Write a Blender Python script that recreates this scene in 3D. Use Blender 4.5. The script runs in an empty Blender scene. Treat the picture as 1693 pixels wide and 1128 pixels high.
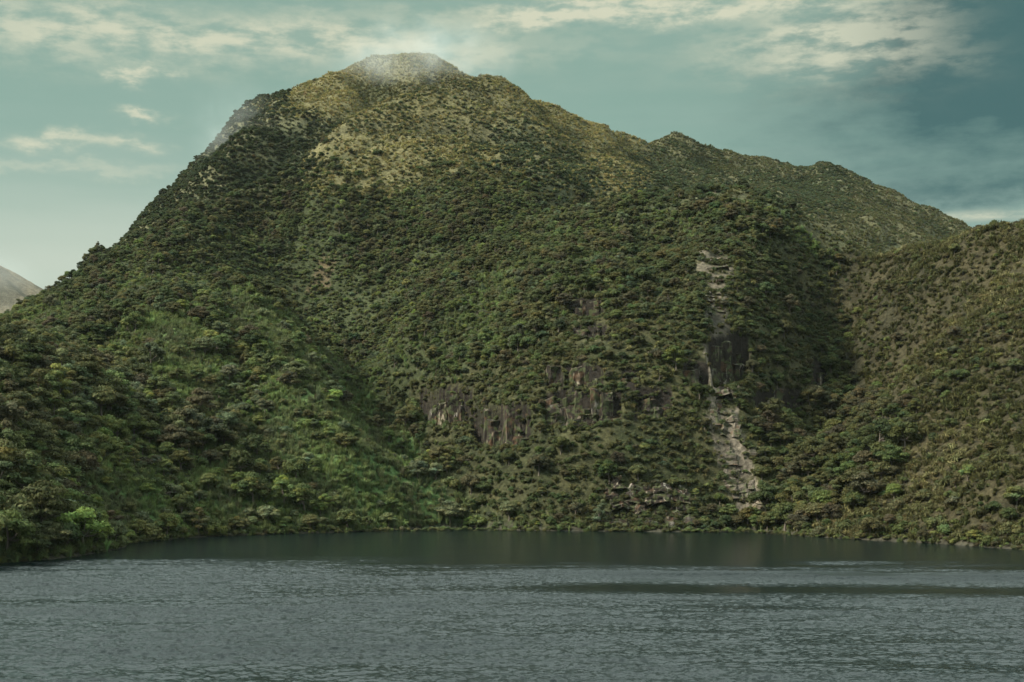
import bpy, math, random, time
import numpy as np

# ============================================================ camera, sky, sun, exposure
F, CX, HY, CAMH = 2326.0, 846.5, 762.0, 20.0      # focal length in px of the 1693 px wide photo, centre column, horizon row, eye height
scene = bpy.context.scene
COL = scene.collection
rng = np.random.default_rng(7)
random.seed(7)

cam_data = bpy.data.cameras.new('camera'); cam = bpy.data.objects.new('camera', cam_data); COL.objects.link(cam)
cam.location = (0, 0, CAMH); cam.rotation_euler = (math.radians(90), 0, 0)
cam_data.sensor_width = 36.0; cam_data.lens = F/1693*36.0; cam_data.shift_y = (HY-564)/1693.0
cam_data.clip_start = 0.5; cam_data.clip_end = 12000
scene.camera = cam

SUN_EL, SUN_AZ = math.radians(38), math.radians(-110)      # azimuth from the view direction, minus = left
SUN_STRENGTH, SKY_STRENGTH, EXPOSURE = 5.0, 0.08, 0.76
sl = bpy.data.lights.new('sun', 'SUN'); sl.energy = SUN_STRENGTH; sl.angle = math.radians(9); sl.color = (1.0, 0.95, 0.83)
sun = bpy.data.objects.new('sun', sl); COL.objects.link(sun)
sun.rotation_euler = (math.radians(90)-SUN_EL, 0, -SUN_AZ+math.pi)

scene.view_settings.view_transform = 'Standard'; scene.view_settings.look = 'None'
scene.view_settings.exposure = EXPOSURE; scene.view_settings.gamma = 1.0; scene.view_settings.use_curve_mapping = False
scene.render.engine = 'CYCLES'
cy = scene.cycles
cy.use_denoising = True
try: cy.denoiser = 'OPENIMAGEDENOISE'
except Exception: pass
cy.max_bounces = 5; cy.diffuse_bounces = 2; cy.glossy_bounces = 2; cy.transmission_bounces = 3; cy.volume_bounces = 1; cy.transparent_max_bounces = 4
cy.use_adaptive_sampling = False
cy.volume_step_rate = 1.0; cy.volume_max_steps = 64
cy.caustics_reflective = False; cy.caustics_refractive = False

class NT:
    """small helper to write node trees as expressions"""
    def __init__(s, tree): s.t = tree; s.n = tree.nodes; s.l = tree.links
    def new(s, kind, ins=None, **props):
        nd = s.n.new(kind)
        for k, v in props.items(): setattr(nd, k, v)
        for k, v in (ins or {}).items(): s.put(nd.inputs[k], v)
        return nd
    def put(s, sock, v):
        if isinstance(v, bpy.types.NodeSocket): s.l.new(v, sock)
        elif isinstance(v, bpy.types.Node): s.l.new(v.outputs[0], sock)
        else: sock.default_value = v
    def m(s, op, a, b=0.0, c=0.0, clamp=False):
        nd = s.n.new('ShaderNodeMath'); nd.operation = op; nd.use_clamp = clamp
        for i, v in enumerate((a, b, c)): s.put(nd.inputs[i], v)
        return nd.outputs[0]
    def v(s, op, a, b=(0,0,0)):
        nd = s.n.new('ShaderNodeVectorMath'); nd.operation = op
        s.put(nd.inputs[0], a)
        if op == 'SCALE': s.put(nd.inputs[3], b)
        else: s.put(nd.inputs[1], b)
        return nd.outputs[0]
    def mix(s, f, a, b, blend='MIX'):
        nd = s.n.new('ShaderNodeMix'); nd.data_type = 'RGBA'; nd.blend_type = blend
        s.put(nd.inputs[0], f); s.put(nd.inputs[6], a); s.put(nd.inputs[7], b)
        return nd.outputs[2]
    def ramp(s, x, a, b, lo=0.0, hi=1.0):
        nd = s.n.new('ShaderNodeMapRange'); nd.interpolation_type = 'SMOOTHSTEP'
        for i, v in enumerate((x, a, b, lo, hi)): s.put(nd.inputs[i], v)
        return nd.outputs[0]
    def noise(s, vec, scale, detail=4.0, rough=0.55, out=0, dist=0.0):
        nd = s.n.new('ShaderNodeTexNoise'); s.put(nd.inputs['Vector'], vec)
        nd.inputs['Scale'].default_value = scale; nd.inputs['Detail'].default_value = detail
        nd.inputs['Roughness'].default_value = rough; nd.inputs['Distortion'].default_value = dist
        return nd.outputs[out]

def c4(c, a=1.0): return (c[0], c[1], c[2], a)
def lin(r, g, b):
    f = lambda u: (u/12.92 if u <= 0.04045 else ((u+0.055)/1.055)**2.4)
    return tuple(f(x/255.0) for x in (r, g, b))

# ------------------------------------------------------------ sky: Nishita behind layered cloud
world = bpy.data.worlds.new('World'); scene.world = world; world.use_nodes = True
W = NT(world.node_tree); W.n.clear()
sky = W.new('ShaderNodeTexSky', sky_type='NISHITA', sun_disc=False, sun_elevation=SUN_EL, sun_rotation=SUN_AZ, altitude=3200.0, air_density=1.0, dust_density=2.5, ozone_density=2.0)
dirv = W.v('NORMALIZE', W.new('ShaderNodeTexCoord').outputs['Generated'])
sep = W.new('ShaderNodeSeparateXYZ', {0: dirv}); dx, dy, dz = sep.outputs
az = W.m('MULTIPLY', W.m('ARCTAN2', dx, dy), 57.29578); el = W.m('MULTIPLY', W.m('ARCSINE', dz), 57.29578)
angv = W.new('ShaderNodeCombineXYZ', {0: az, 1: el, 2: 0.0}).outputs[0]
# warp so that cloud edges are ragged
w1 = W.v('SUBTRACT', W.noise(W.v('MULTIPLY', angv, (0.22, 0.55, 1)), 1.0, 6.0, 0.62, out=1), (0.5, 0.5, 0.5))
w2 = W.v('SUBTRACT', W.noise(W.v('MULTIPLY', angv, (1.1, 2.2, 1)), 1.0, 6.0, 0.62, out=1), (0.5, 0.5, 0.5))
wv = W.v('ADD', angv, W.v('ADD', W.v('MULTIPLY', w1, (7.0, 2.4, 0)), W.v('MULTIPLY', w2, (2.2, 1.0, 0))))
sp = W.new('ShaderNodeSeparateXYZ', {0: wv}); wx, wy = sp.outputs[0], sp.outputs[1]
def blob(px, py, sx, sy, amp=1.0, soft=True):
    """one bank of cloud at a heading and height in degrees"""
    a0 = math.degrees(math.atan((px-CX)/F)); e0 = math.degrees(math.atan((HY-py)/F*math.cos(math.radians(a0))))
    ux = W.m('MULTIPLY', W.m('SUBTRACT', wx if soft else az, a0), 1/(sx/F*57.3)); uy = W.m('MULTIPLY', W.m('SUBTRACT', wy if soft else el, e0), 1/(sy/F*57.3))
    r2 = W.m('ADD', W.m('MULTIPLY', ux, ux), W.m('MULTIPLY', uy, uy))
    return W.m('MULTIPLY', W.m('EXPONENT', W.m('MULTIPLY', r2, -1.0)), amp)
def add(xs):
    r = xs[0]
    for x in xs[1:]: r = W.m('ADD', r, x)
    return r
#SKYSTART
# high even veil that thickens towards the horizon
streak = W.noise(W.v('MULTIPLY', angv, (0.10, 0.85, 1)), 1.0, 5.0, 0.55)
fine = W.noise(W.v('MULTIPLY', angv, (0.45, 1.3, 1)), 1.0, 7.0, 0.6)
base = W.mix(1.0, sky.outputs[0], c4((0.95, 1.25, 0.78)), 'MULTIPLY')
veil = W.m('MULTIPLY', W.ramp(el, 0.0, 16.0, 0.85, 0.12), W.ramp(streak, 0.25, 0.75, 0.6, 1.15))
S = 1.0/SKY_STRENGTH
def cc(r, g, b, k=1.0):
    c = lin(r, g, b); return c4(tuple(x*S*k for x in c))
K = 0.605
sky1 = W.mix(0.84, base, cc(134, 166, 150, K))
sky2 = W.mix(veil, sky1, cc(184, 197, 186, K))
sky2 = W.mix(W.ramp(el, 17.5, 32.0, 0.0, 0.85), sky2, cc(222, 236, 231, K*2.45))  # overhead sky, out of view, brightened to light the lake and slopes
dark = add([blob(1720, 20, 210, 110, 1.5, False), blob(1700, 60, 260, 90, 0.4), blob(1650, 200, 340, 150, 0.85), blob(1560, 320, 300, 22, 0.35)])
dark = W.m('MULTIPLY', dark, W.ramp(fine, 0.2, 0.8, 0.75, 1.15), clamp=True)
sky3 = W.mix(dark, sky2, cc(70, 106, 107, K))
warm = add([blob(150, 48, 360, 40, 0.72), blob(640, 80, 260, 34, 0.66), blob(930, 22, 200, 18, 1.0), blob(1420, 66, 190, 52, 1.05), blob(1230, 10, 200, 18, 0.7),
            blob(229, 117, 30, 11, 0.75), blob(95, 231, 46, 13, 0.75), blob(195, 245, 44, 14, 0.75), blob(254, 195, 40, 9, 0.75), blob(120, 283, 170, 10, 0.4), blob(1640, 356, 110, 7, 0.8, False)])
warm = W.m('MULTIPLY', warm, W.ramp(fine, 0.36, 0.60, 0.15, 1.25), clamp=True)
warm = W.m('MULTIPLY', warm, W.m('SUBTRACT', 1.0, blob(1740, 40, 240, 140, 1.0, False)), clamp=True)
sky4 = W.mix(warm, sky3, cc(208, 210, 186, K))
glow = blob(150, 450, 480, 120, 0.75, False)
skyc = W.mix(glow, sky4, cc(200, 209, 193, K))
#SKYEND
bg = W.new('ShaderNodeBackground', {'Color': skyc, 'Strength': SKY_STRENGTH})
out = W.new('ShaderNodeOutputWorld', {'Surface': bg.outputs[0]})
world.cycles.sampling_method = 'MANUAL'; world.cycles.sample_map_resolution = 512
# ---------------------------------------------------------------- numpy noise
def _hash(ix, iy, seed):
    h = (ix.astype(np.int64) * 374761393 + iy.astype(np.int64) * 668265263 + seed * 1442695041) & 0x7fffffff
    h = ((h ^ (h >> 13)) * 1274126177) & 0x7fffffff
    return (h ^ (h >> 16)) & 0xffff
def pnoise(x, y, seed=0):
    ix, iy = np.floor(x), np.floor(y)
    fx, fy = x - ix, y - iy
    u, v = fx*fx*fx*(fx*(fx*6-15)+10), fy*fy*fy*(fy*(fy*6-15)+10)
    def g(dx, dy):
        a = _hash(ix+dx, iy+dy, seed) * (2*math.pi/65536.0)
        return np.cos(a)*(fx-dx) + np.sin(a)*(fy-dy)
    a = g(0,0) + u*(g(1,0)-g(0,0)); b = g(0,1) + u*(g(1,1)-g(0,1))
    return (a + v*(b-a)) * 1.5
def fbm(x, y, octaves=4, seed=0, gain=0.5):
    s, a = 0.0, 1.0
    for o in range(octaves):
        s = s + a*pnoise(x*2**o + 17.3*o, y*2**o - 9.1*o, seed+o); a *= gain
    return s
def ridged(x, y, octaves=4, seed=0):
    s, a = 0.0, 1.0
    for o in range(octaves):
        s = s + a*(1-2*np.abs(pnoise(x*2**o + 5.3*o, y*2**o + 3.1*o, seed+o))); a *= 0.5
    return s*0.5

# ---------------------------------------------------------------- surveyed points of the land: (px, py, depth) -> X, Y, Z
def P(px, py, d):
    return ((px-CX)/F*d, d, CAMH + (HY-py)/F*d)
SHORE = [(-800,1090),(-400,1015),(-150,958),(0,933),(60,928),(150,916),(190,909),(210,900),(260,894),(340,888),(480,883),(560,881),(640,879),(760,878),
         (850,878),(1000,879),(1100,880),(1200,881),(1240,881),(1330,887),(1450,894),(1550,899),(1693,909),(1850,920),(2100,940),(2400,970),(2900,1030)]
def shore_pt(px, py):
    d = F*CAMH/(py-HY); return ((px-CX)/F*d, d, 0.0)
SKY_MAIN = [(75,490,590),(88,470,600),(104,447,610),(130,434,640),(165,416,690),(200,396,740),(240,350,800),(270,315,840),(300,285,880),(345,240,920),(370,209,940),
            (400,184,955),(430,173,965),(470,161,975),(520,139,985),(555,119,995),(600,101,1005),(650,93,1010),(700,94,1010),(740,108,1010),
            (800,138,1000),(820,134,1000),(850,150,1000),(880,155,1005),(920,173,1010),(960,198,1020),(1000,213,1030),(1040,240,1060)]
SKY_BACK = [(1058,245,1100),(1090,227,1140),(1130,230,1150),(1165,247,1155),(1210,253,1165),(1260,252,1180),(1295,259,1180),(1337,276,1180),
            (1360,266,1180),(1390,279,1180),(1440,301,1180),(1490,331,1170),(1550,361,1150),(1600,373,1135),(1622,385,1120)]
RIDGE_R = [(1370,482,545),(1400,447,552),(1450,427,552),(1500,411,545),(1560,402,530),(1618,386,512),(1655,378,500),(1693,376,492),(1800,368,472),(2000,350,440),(2400,380,380)]
FACE = [ # left wooded spur
    (0,590,450),(60,573,472),(120,492,530),(0,700,345),(0,830,300),(100,800,325),(100,640,385),(190,490,535),(250,640,425),(250,780,378),(250,500,510),
    (430,700,435),(430,810,398),(430,560,474),(430,470,533),(350,420,590),(520,640,449),(600,735,424),(600,820,408),(490,560,488),
    # gully between spur and the cliff buttress
    (480,480,612),(565,585,566),(645,685,508),(705,765,458),(760,840,416),(420,400,668),
    # cliff buttress
    (675,550,522),(735,600,477),(700,450,575),(740,700,430),(850,700,424),(850,770,415),(850,600,452),(850,500,495),(850,420,560),(800,380,610),
    (1000,790,411),(1000,700,419),(1000,620,432),(1000,500,466),(1000,420,515),(960,370,585),(1190,800,410),(1190,700,420),(1190,600,436),(1190,500,462),
    (1190,420,500),(1190,355,555),(1300,480,500),(1300,600,462),(1100,400,535),(1250,420,520),(1330,420,548),
    # crest of the buttress
    (940,352,612),(1000,347,612),(1060,339,605),(1130,329,596),(1190,321,590),(1250,332,585),(1300,352,580),(1350,380,572),(1400,408,568),(1440,424,562),
    # right gully
    (1385,545,532),(1370,620,497),(1335,700,453),(1290,790,402),
    # right hill
    (1450,500,512),(1500,600,442),(1500,720,395),(1500,820,368),(1400,720,412),(1400,820,382),(1620,500,465),(1620,650,395),(1620,800,345),(1693,600,402),(1750,760,340),(1900,600,370),
    # forest top and the two grassy knolls
    (400,333,678),(320,357,650),(250,396,620),(180,440,578),(500,330,668),(600,318,672),(700,316,672),(850,336,645),
    (500,298,702),(550,268,720),(606,249,732),(650,243,735),(698,240,736),(745,242,734),(783,245,730),(855,263,720),(925,297,700),
    (560,213,800),(600,193,815),(652,174,830),(691,163,836),(748,174,832),(819,192,830),(872,203,838),(910,240,850),(955,278,818),(1000,312,772),(1045,330,722),
    (510,182,905),(460,203,870),(408,228,832),(360,268,790),(470,250,850),(500,262,835),(420,312,798),(330,322,780),(255,365,740),
    (600,135,965),(690,128,960),(560,165,935),(770,150,950),(860,180,930),(950,225,940),(1000,265,900),(1045,300,850),
    # front of the far ridge
    (1120,305,930),(1200,318,930),(1300,335,950),(1400,360,950),(1480,388,950)]
HIDDEN = [ # X/px, depth, z  : valleys and backs that the photograph does not show
    (691,880,228),(620,860,213),(770,880,224),(860,880,218),(698,778,181),(606,768,176),(800,778,180),
    (1000,660,108),(1100,700,105),(1190,700,100),(1300,690,92),(1400,680,88),(1500,680,84),(1620,640,72),(1800,600,60),(1100,800,140),(1250,800,125),(1400,800,112),(1550,800,98),
    (1700,900,110),(1900,900,80),
    (400,738,144),(300,708,129),(230,676,113),(150,615,88),(0,620,40),(30,700,45),(0,900,15),(100,900,60),(200,1000,110),(0,1200,0),(300,1150,150),(-200,600,25),(-200,420,57),(-200,300,18),(-600,330,50),(-600,420,40),(-900,250,45),(-600,600,20),
    (680,1200,215),(680,1500,100),(400,1200,150),(900,1200,190),(1100,1350,190),(1250,1400,170),(1400,1400,160),(1600,1400,130),(1100,1700,90),(1500,1800,60),(1800,1300,110),(300,1700,20),(2000,1600,60),(2300,1000,60),(2300,600,50),
    (200,2300,-10),(846,2300,10),(1500,2300,10),(2200,2300,10),(-300,2300,-10),
    (846,330,-16),(846,220,-20),(846,120,-18),(500,300,-12),(1200,300,-12),(200,180,-14),(1500,200,-14),(846,60,-12),(300,90,-12),(1400,90,-12),(1500,280,-8),(400,330,-8)]
def tps_fit():
    lift = [(a, b+(-6 if a < 170 else 19 if a < 330 else 9 if a < 400 else 2), c) for a, b, c in SKY_MAIN]      # leave room for the bushes on the left skyline
    pts = [shore_pt(*s) for s in SHORE] + [P(*q) for q in lift+[(a, b+8, c) for a, b, c in SKY_BACK]+RIDGE_R+FACE] + [((px-CX)/F*d, d, z) for px,d,z in HIDDEN]
    for px,py,d in SKY_MAIN[::2]:
        x,y,z = P(px,py,d); pts.append((x*1.06-8, y*1.07, z-24))
    for px,py,d in SKY_BACK[::2]:
        x,y,z = P(px,py,d); pts.append((x*1.07, y*1.07, z-28))
    for px,py,d in RIDGE_R[1::2]:
        x,y,z = P(px,py,d); pts.append((x*1.07+4, y*1.08, z-16))
    for px,py,d in lift[1:14]: pts.append(P(px+6, py+(24 if px<380 else 12), d*0.94))
    for px,py,d in SKY_MAIN[20:]: pts.append(P(px-4, py+14, d*0.955))
    for px,py,d in SKY_BACK: pts += [P(px-2, py+24, d*0.95), P(px-4, py+48, d*0.88)]
    pts = np.array(pts); n = len(pts)
    S = np.array([300.0, 500.0])
    q = pts[:,:2]/S[1]
    def U(r2): return 0.5*r2*np.log(r2+1e-12)
    r2 = ((q[:,None]-q[None])**2).sum(-1)
    A = np.zeros((n+3,n+3)); A[:n,:n] = U(r2) + np.eye(n)*2e-5
    A[:n,n] = 1; A[:n,n+1:] = q; A[n,:n] = 1; A[n+1:,:n] = q.T
    w = np.linalg.solve(A, np.concatenate([pts[:,2], np.zeros(3)]))
    def ev(X, Y):
        sh = X.shape; X = X.ravel()/S[1]; Y = Y.ravel()/S[1]
        Z = w[n] + w[n+1]*X + w[n+2]*Y
        for i in range(0, len(X), 40000):
            xx, yy = X[i:i+40000,None], Y[i:i+40000,None]
            Z[i:i+40000] += U((xx-q[:,0])**2+(yy-q[:,1])**2) @ w[:n]
        return Z.reshape(sh)
    return ev, pts

# ============================================================ the land as one height field
def tag(o, label=None, category=None, group=None, kind=None):
    for k, v in (('label', label), ('category', category), ('group', group), ('kind', kind)):
        if v: o[k] = v
    return o
def mesh_np(name, verts, faces, mats=(), smooth=False, mat_idx=None):
    """fast mesh from numpy arrays; faces is (n,3) or (n,4)"""
    me = bpy.data.meshes.new(name); verts = np.asarray(verts, np.float32); faces = np.asarray(faces, np.int32)
    k = faces.shape[1]
    me.vertices.add(len(verts)); me.vertices.foreach_set('co', verts.ravel())
    me.loops.add(faces.size); me.loops.foreach_set('vertex_index', faces.ravel())
    me.polygons.add(len(faces)); me.polygons.foreach_set('loop_start', np.arange(0, faces.size, k, dtype=np.int32))
    for mt in mats: me.materials.append(mt)
    if mat_idx is not None: me.polygons.foreach_set('material_index', np.asarray(mat_idx, np.int32))
    me.polygons.foreach_set('use_smooth', np.full(len(faces), smooth))
    me.update(calc_edges=True)
    return me
def attr(me, name, data, typ='FLOAT', dom='POINT'):
    a = me.attributes.new(name, typ, dom); data = np.asarray(data, np.float32)
    if typ == 'FLOAT_COLOR': a.data.foreach_set('color', np.concatenate([data, np.ones((len(data),1),np.float32)],1).ravel())
    elif typ == 'FLOAT_VECTOR': a.data.foreach_set('vector', data.ravel())
    elif typ == 'INT': a.data.foreach_set('value', data.astype(np.int32))
    else: a.data.foreach_set('value', data)
def obj(name, me, parent=None):
    o = bpy.data.objects.new(name, me); COL.objects.link(o); o.parent = parent
    return o
def sstep(x, a, b):
    t = np.clip((x-a)/(b-a), 0, 1); return t*t*(3-2*t)

T0 = time.time()
height, CTRL = tps_fit()
GPX = np.concatenate([np.linspace(-950,-90,50)[:-1], np.arange(-90, 1783.1, 3.0), np.linspace(1783,2650,50)[1:]])
GY = np.exp(np.concatenate([np.linspace(math.log(60), math.log(255), 26)[:-1], np.linspace(math.log(255), math.log(1260), 430), np.linspace(math.log(1260), math.log(2300), 36)[1:]]))
PXG, YG = np.meshgrid(GPX, GY); XG = (PXG-CX)/F*YG
ZG = height(XG, YG)
ZG = np.maximum(ZG, -25)
fade = sstep(ZG, 1.0, 14.0)
far = sstep(YG, 640, 760)
detail = 2.6*fbm(XG/70, YG/70, 3, 3)*(1+0.6*far) + 1.8*ridged(XG/38+0.4*fbm(XG/60,YG/60,2,9), YG/55, 3, 11)*(0.6+1.7*far) + 0.7*fbm(XG/11, YG/11, 3, 21)
# rills that run down the grassy upper slopes
rill = ridged((XG+0.35*YG*np.sign(XG+60))/17 + 0.8*fbm(XG/40, YG/40, 2, 31), YG/75, 2, 33)
detail = detail + 1.3*rill*far
detail = detail + far*(5.0*ridged(XG/88+0.5*fbm(XG/90, YG/90, 2, 35), YG/120, 3, 37)-1.2) + 4.5*fbm(XG/40, YG/40, 3, 39)*sstep(YG, 1000, 1080)
ZG = ZG + (detail-0.6)*fade
def crest(line, up, wid, dip, back):
    """sharpen a crest: a low spine along it and a hollow behind"""
    global ZG
    q = np.array([P(*c) for c in line]); t = np.linspace(0, len(q)-1, 26*len(q)); c = np.stack([np.interp(t, np.arange(len(q)), q[:, k]) for k in (0, 1)], 1)
    m = (XG > c[:,0].min()-70) & (XG < c[:,0].max()+70) & (YG > c[:,1].min()-70) & (YG < c[:,1].max()+90)
    x, y = XG[m], YG[m]; dist = np.full(x.shape, 1e9); side = np.zeros(x.shape)
    for a, b in c:
        d2 = (x-a)**2+(y-b)**2; n = d2 < dist; dist[n] = d2[n]; side[n] = (y-b)[n]
    dist = np.sqrt(dist)
    ZG[m] += up*np.exp(-(dist/wid)**2) - dip*np.exp(-((dist-back)/(0.6*back))**2)*(side > 0)
crest([(500,298,702),(550,268,720),(606,249,732),(650,243,735),(698,240,736),(745,242,734),(783,245,730),(855,263,720),(925,297,700)], 2.6, 9, 7.0, 24)
crest([(560,213,800),(600,193,815),(652,174,830),(691,163,836),(748,174,832),(819,192,830),(872,203,838),(925,250,845)], 2.6, 10, 7.0, 26)
crest([(500,300,700),(400,333,678),(320,357,650),(250,396,620),(180,440,578)], 3.5, 11, 12.0, 30)
crest([(940,352,612),(1000,347,612),(1060,339,605),(1130,329,596),(1190,321,590),(1250,332,585),(1300,352,580),(1350,380,572),(1400,408,568)], 2.0, 9, 6.0, 24)
crest([(832,152,980),(860,180,930),(900,215,880),(960,262,850)], 2.6, 14, 4.0, 26)
crest([(556,140,970),(560,165,935),(575,200,890)], 2.6, 14, 4.0, 26)
crest([(1118,245,1110),(1150,275,1040),(1190,300,960)], 2.6, 16, 3.0, 26)
crest([(1366,283,1150),(1390,310,1080),(1420,345,980)], 2.6, 16, 3.0, 26)
crest([(480,480,612),(565,585,566),(645,685,508),(705,765,458),(760,840,416)], -12.0, 23, 0.0, 20)
crest([(1372,500,540),(1385,545,532),(1370,620,497),(1335,700,453),(1290,790,405)], -7.5, 18, 0.0, 20)
crest([(760,410,595),(800,470,538),(825,530,495)], -7.0, 15, 0.0, 20)
crest([(1085,372,550),(1078,450,500),(1100,520,470)], -6.0, 13, 0.0, 20)
crest([(330,470,585),(380,540,500),(420,600,470)], -7.0, 15, 0.0, 20)
crest([(625,125,985),(650,150,930),(630,185,860)], -4.0, 14, 0.0, 20)
crest([(1240,262,1150),(1225,300,1020),(1235,330,900)], -5.0, 18, 0.0, 20)
crest([(900,190,960),(930,225,930),(985,270,880)], -4.0, 14, 0.0, 20)
crest([(640,372,640),(655,430,590),(675,480,555)], -6.0, 14, 0.0, 20)
crest([(190,560,470),(215,640,425),(225,720,395)], -5.0, 12, 0.0, 20)
crest([(1520,440,520),(1470,540,470),(1440,640,430)], -3.0, 10, 0.0, 20)
def col_rows(px, ytop, ybot):
    """grid column and the rows where a photo column's land shows at ybot and at ytop"""
    j = int(np.argmin(np.abs(GPX-px))); c = np.where(ZG0[:, j] > 0, HY-(ZG0[:, j]-CAMH)/GY*F, 9999)
    return j, int(np.argmax(c <= ybot)), int(np.argmax(c <= ytop))
ZG0 = ZG.copy(); WALLMASK = np.zeros_like(ZG)
def carve(x0, x1, ytop, ybot):
    """cut a step into the slope so that a rock wall can stand upright in it"""
    g = np.random.default_rng(int(x0))
    for px in GPX[(GPX > x0-6) & (GPX < x1+6)]:
        e = abs(2*(px-x0)/(x1-x0)-1); w = 1-float(sstep(np.array(e), 0.82, 1.08))
        j, ib, it = col_rows(px, ytop+8*e**3, ybot-5*e**2)
        if it <= ib+1: continue
        zb, zt = ZG0[ib, j], ZG0[it, j]; t = (np.arange(ib, it+1)-ib)/(it-ib)
        prof = 0.10*t+0.90*sstep(t, 0.93, 1.0)
        ZG[ib:it+1, j] = ZG0[ib:it+1, j]*(1-w)+w*(zb+(zt-zb)*prof)
        if w > 0.5: WALLMASK[it-3:it+1, j] = 1.0
WALLS = [(692,784,650,714),(780,880,674,754),(898,1030,654,720),(902,932,608,650),(934,1000,608,650),(1022,1058,617,641),(938,1000,498,530),(945,1010,540,566),(1170,1238,556,642),(1336,1368,604,652),(1236,1330,650,690),(1128,1172,602,650),(1046,1112,652,700)]
for w_ in WALLS: carve(*w_)
# the landslide has cut a shallow chute
PX0, PY0 = PXG, HY-(ZG-CAMH)/YG*F
line = np.interp(PY0, [418, 455, 520, 600, 660, 720, 780, 840, 880], [1185, 1184, 1183, 1196, 1192, 1200, 1222, 1238, 1235])
ZG = ZG - 1.6*np.exp(-((PXG-line)/20)**2)*((YG < 560) & (PY0 > 415))*fade
PYG = HY-(ZG-CAMH)/YG*F
RUN = np.minimum.accumulate(np.where(ZG > -0.5, PYG, 9999), axis=0)      # the row above which nothing nearer stands
RUN = np.vstack([np.full((1, RUN.shape[1]), 9999.0), RUN[:-1]])

def blur(A, n):
    for ax in (0, 1):
        k = np.ones(2*n+1)/(2*n+1); A = np.apply_along_axis(lambda v: np.convolve(np.pad(v, n, mode='edge'), k, 'valid'), ax, A)
    return A
CURV = np.clip((ZG-blur(blur(ZG, 9), 9))/1.3, -1, 1)       # plus on crests, minus in gullies; also paints relief shading into the colours
def gidx(X, Y):
    px = X/Y*F+CX
    j = np.interp(px, GPX, np.arange(len(GPX))); i = np.interp(np.log(Y), np.log(GY), np.arange(len(GY)))
    return i, j
def gsample(G, X, Y):
    i, j = gidx(X, Y); i0 = np.clip(i.astype(int), 0, len(GY)-2); j0 = np.clip(j.astype(int), 0, len(GPX)-2); fi, fj = i-i0, j-j0
    return (G[i0,j0]*(1-fi)*(1-fj) + G[i0+1,j0]*fi*(1-fj) + G[i0,j0+1]*(1-fi)*fj + G[i0+1,j0+1]*fi*fj)
def locate(px, py):
    """where the sight line of a photo point meets the land"""
    j = int(np.argmin(np.abs(GPX-px))); c = np.where(ZG[:,j] > 0, PYG[:,j], 9999)
    i = int(np.argmax(c <= py)); y = GY[i]
    return np.array([(px-CX)/F*y, y, ZG[i,j]])

def inpoly(px, py, poly):
    poly = np.asarray(poly, float); r = np.zeros(px.shape, bool); n = len(poly)
    for a in range(n):
        x1, y1 = poly[a]; x2, y2 = poly[(a+1) % n]
        if y1 == y2: continue
        r ^= ((py > y1) != (py > y2)) & (px < (x2-x1)*(py-y1)/(y2-y1)+x1)
    return r
# outlines of the kinds of cover on the land, surveyed from the photograph
Z_CANE = [[(225,515),(330,525),(375,640),(300,690),(225,640)], [(390,480),(470,510),(570,600),(655,705),(765,845),(772,884),(330,890),(310,810),(390,720),(440,640)], [(130,780),(260,800),(280,860),(150,880)]]
Z_GOLD = [[(492,305),(530,262),(575,212),(540,190),(470,200),(430,170),(520,137),(600,99),(680,80),(760,100),(840,135),(930,175),(1010,215),(1060,250),(1060,335),(940,350),(850,338),(700,318),(600,318)]]
Z_GOLD2 = [[(1100,345),(1190,318),(1300,348),(1450,420),(1400,470),(1330,450),(1250,400),(1180,370)], [(1040,230),(1110,220),(1340,262),(1500,330),(1640,380),(1640,420),(1440,432),(1300,350),(1190,322),(1060,340)]]
Z_DARK_SCRUB = [[(1060,262),(1150,262),(1200,300),(1190,322),(1060,336)], [(1235,290),(1330,275),(1420,300),(1400,340),(1290,350)], [(800,215),(880,225),(960,280),(1040,325),(960,330),(850,280)]]  # patches of denser, darker green shrubs
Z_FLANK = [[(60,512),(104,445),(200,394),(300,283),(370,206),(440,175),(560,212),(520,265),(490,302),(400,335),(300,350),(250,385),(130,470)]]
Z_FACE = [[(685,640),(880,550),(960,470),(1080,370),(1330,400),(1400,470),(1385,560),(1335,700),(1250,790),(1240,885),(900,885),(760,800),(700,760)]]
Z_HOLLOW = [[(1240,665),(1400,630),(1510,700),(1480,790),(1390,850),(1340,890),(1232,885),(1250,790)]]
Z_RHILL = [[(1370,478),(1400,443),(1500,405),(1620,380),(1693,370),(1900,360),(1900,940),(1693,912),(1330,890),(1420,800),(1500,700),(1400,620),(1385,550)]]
Z_SCAR = [[(1152,414),(1216,410),(1222,445),(1204,475),(1210,530),(1214,560),(1170,560),(1162,520),(1170,470),(1154,450)], [(1160,560),(1232,555),(1240,600),(1222,640),(1232,720),(1248,780),(1268,850),(1222,852),(1190,770),(1162,690),(1168,640),(1152,600)]]
Z_SOIL = [[(535,425),(556,420),(560,470),(540,480)], [(1375,770),(1400,765),(1400,800),(1370,800)]]
Z_DULL = [[(545,236),(620,212),(760,204),(870,222),(900,248),(850,252),(783,236),(698,231),(606,240)], [(585,190),(640,160),(690,140),(760,140),(850,168),(900,200),(860,196),(800,182),(748,164),(691,153),(640,168)]]
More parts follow.
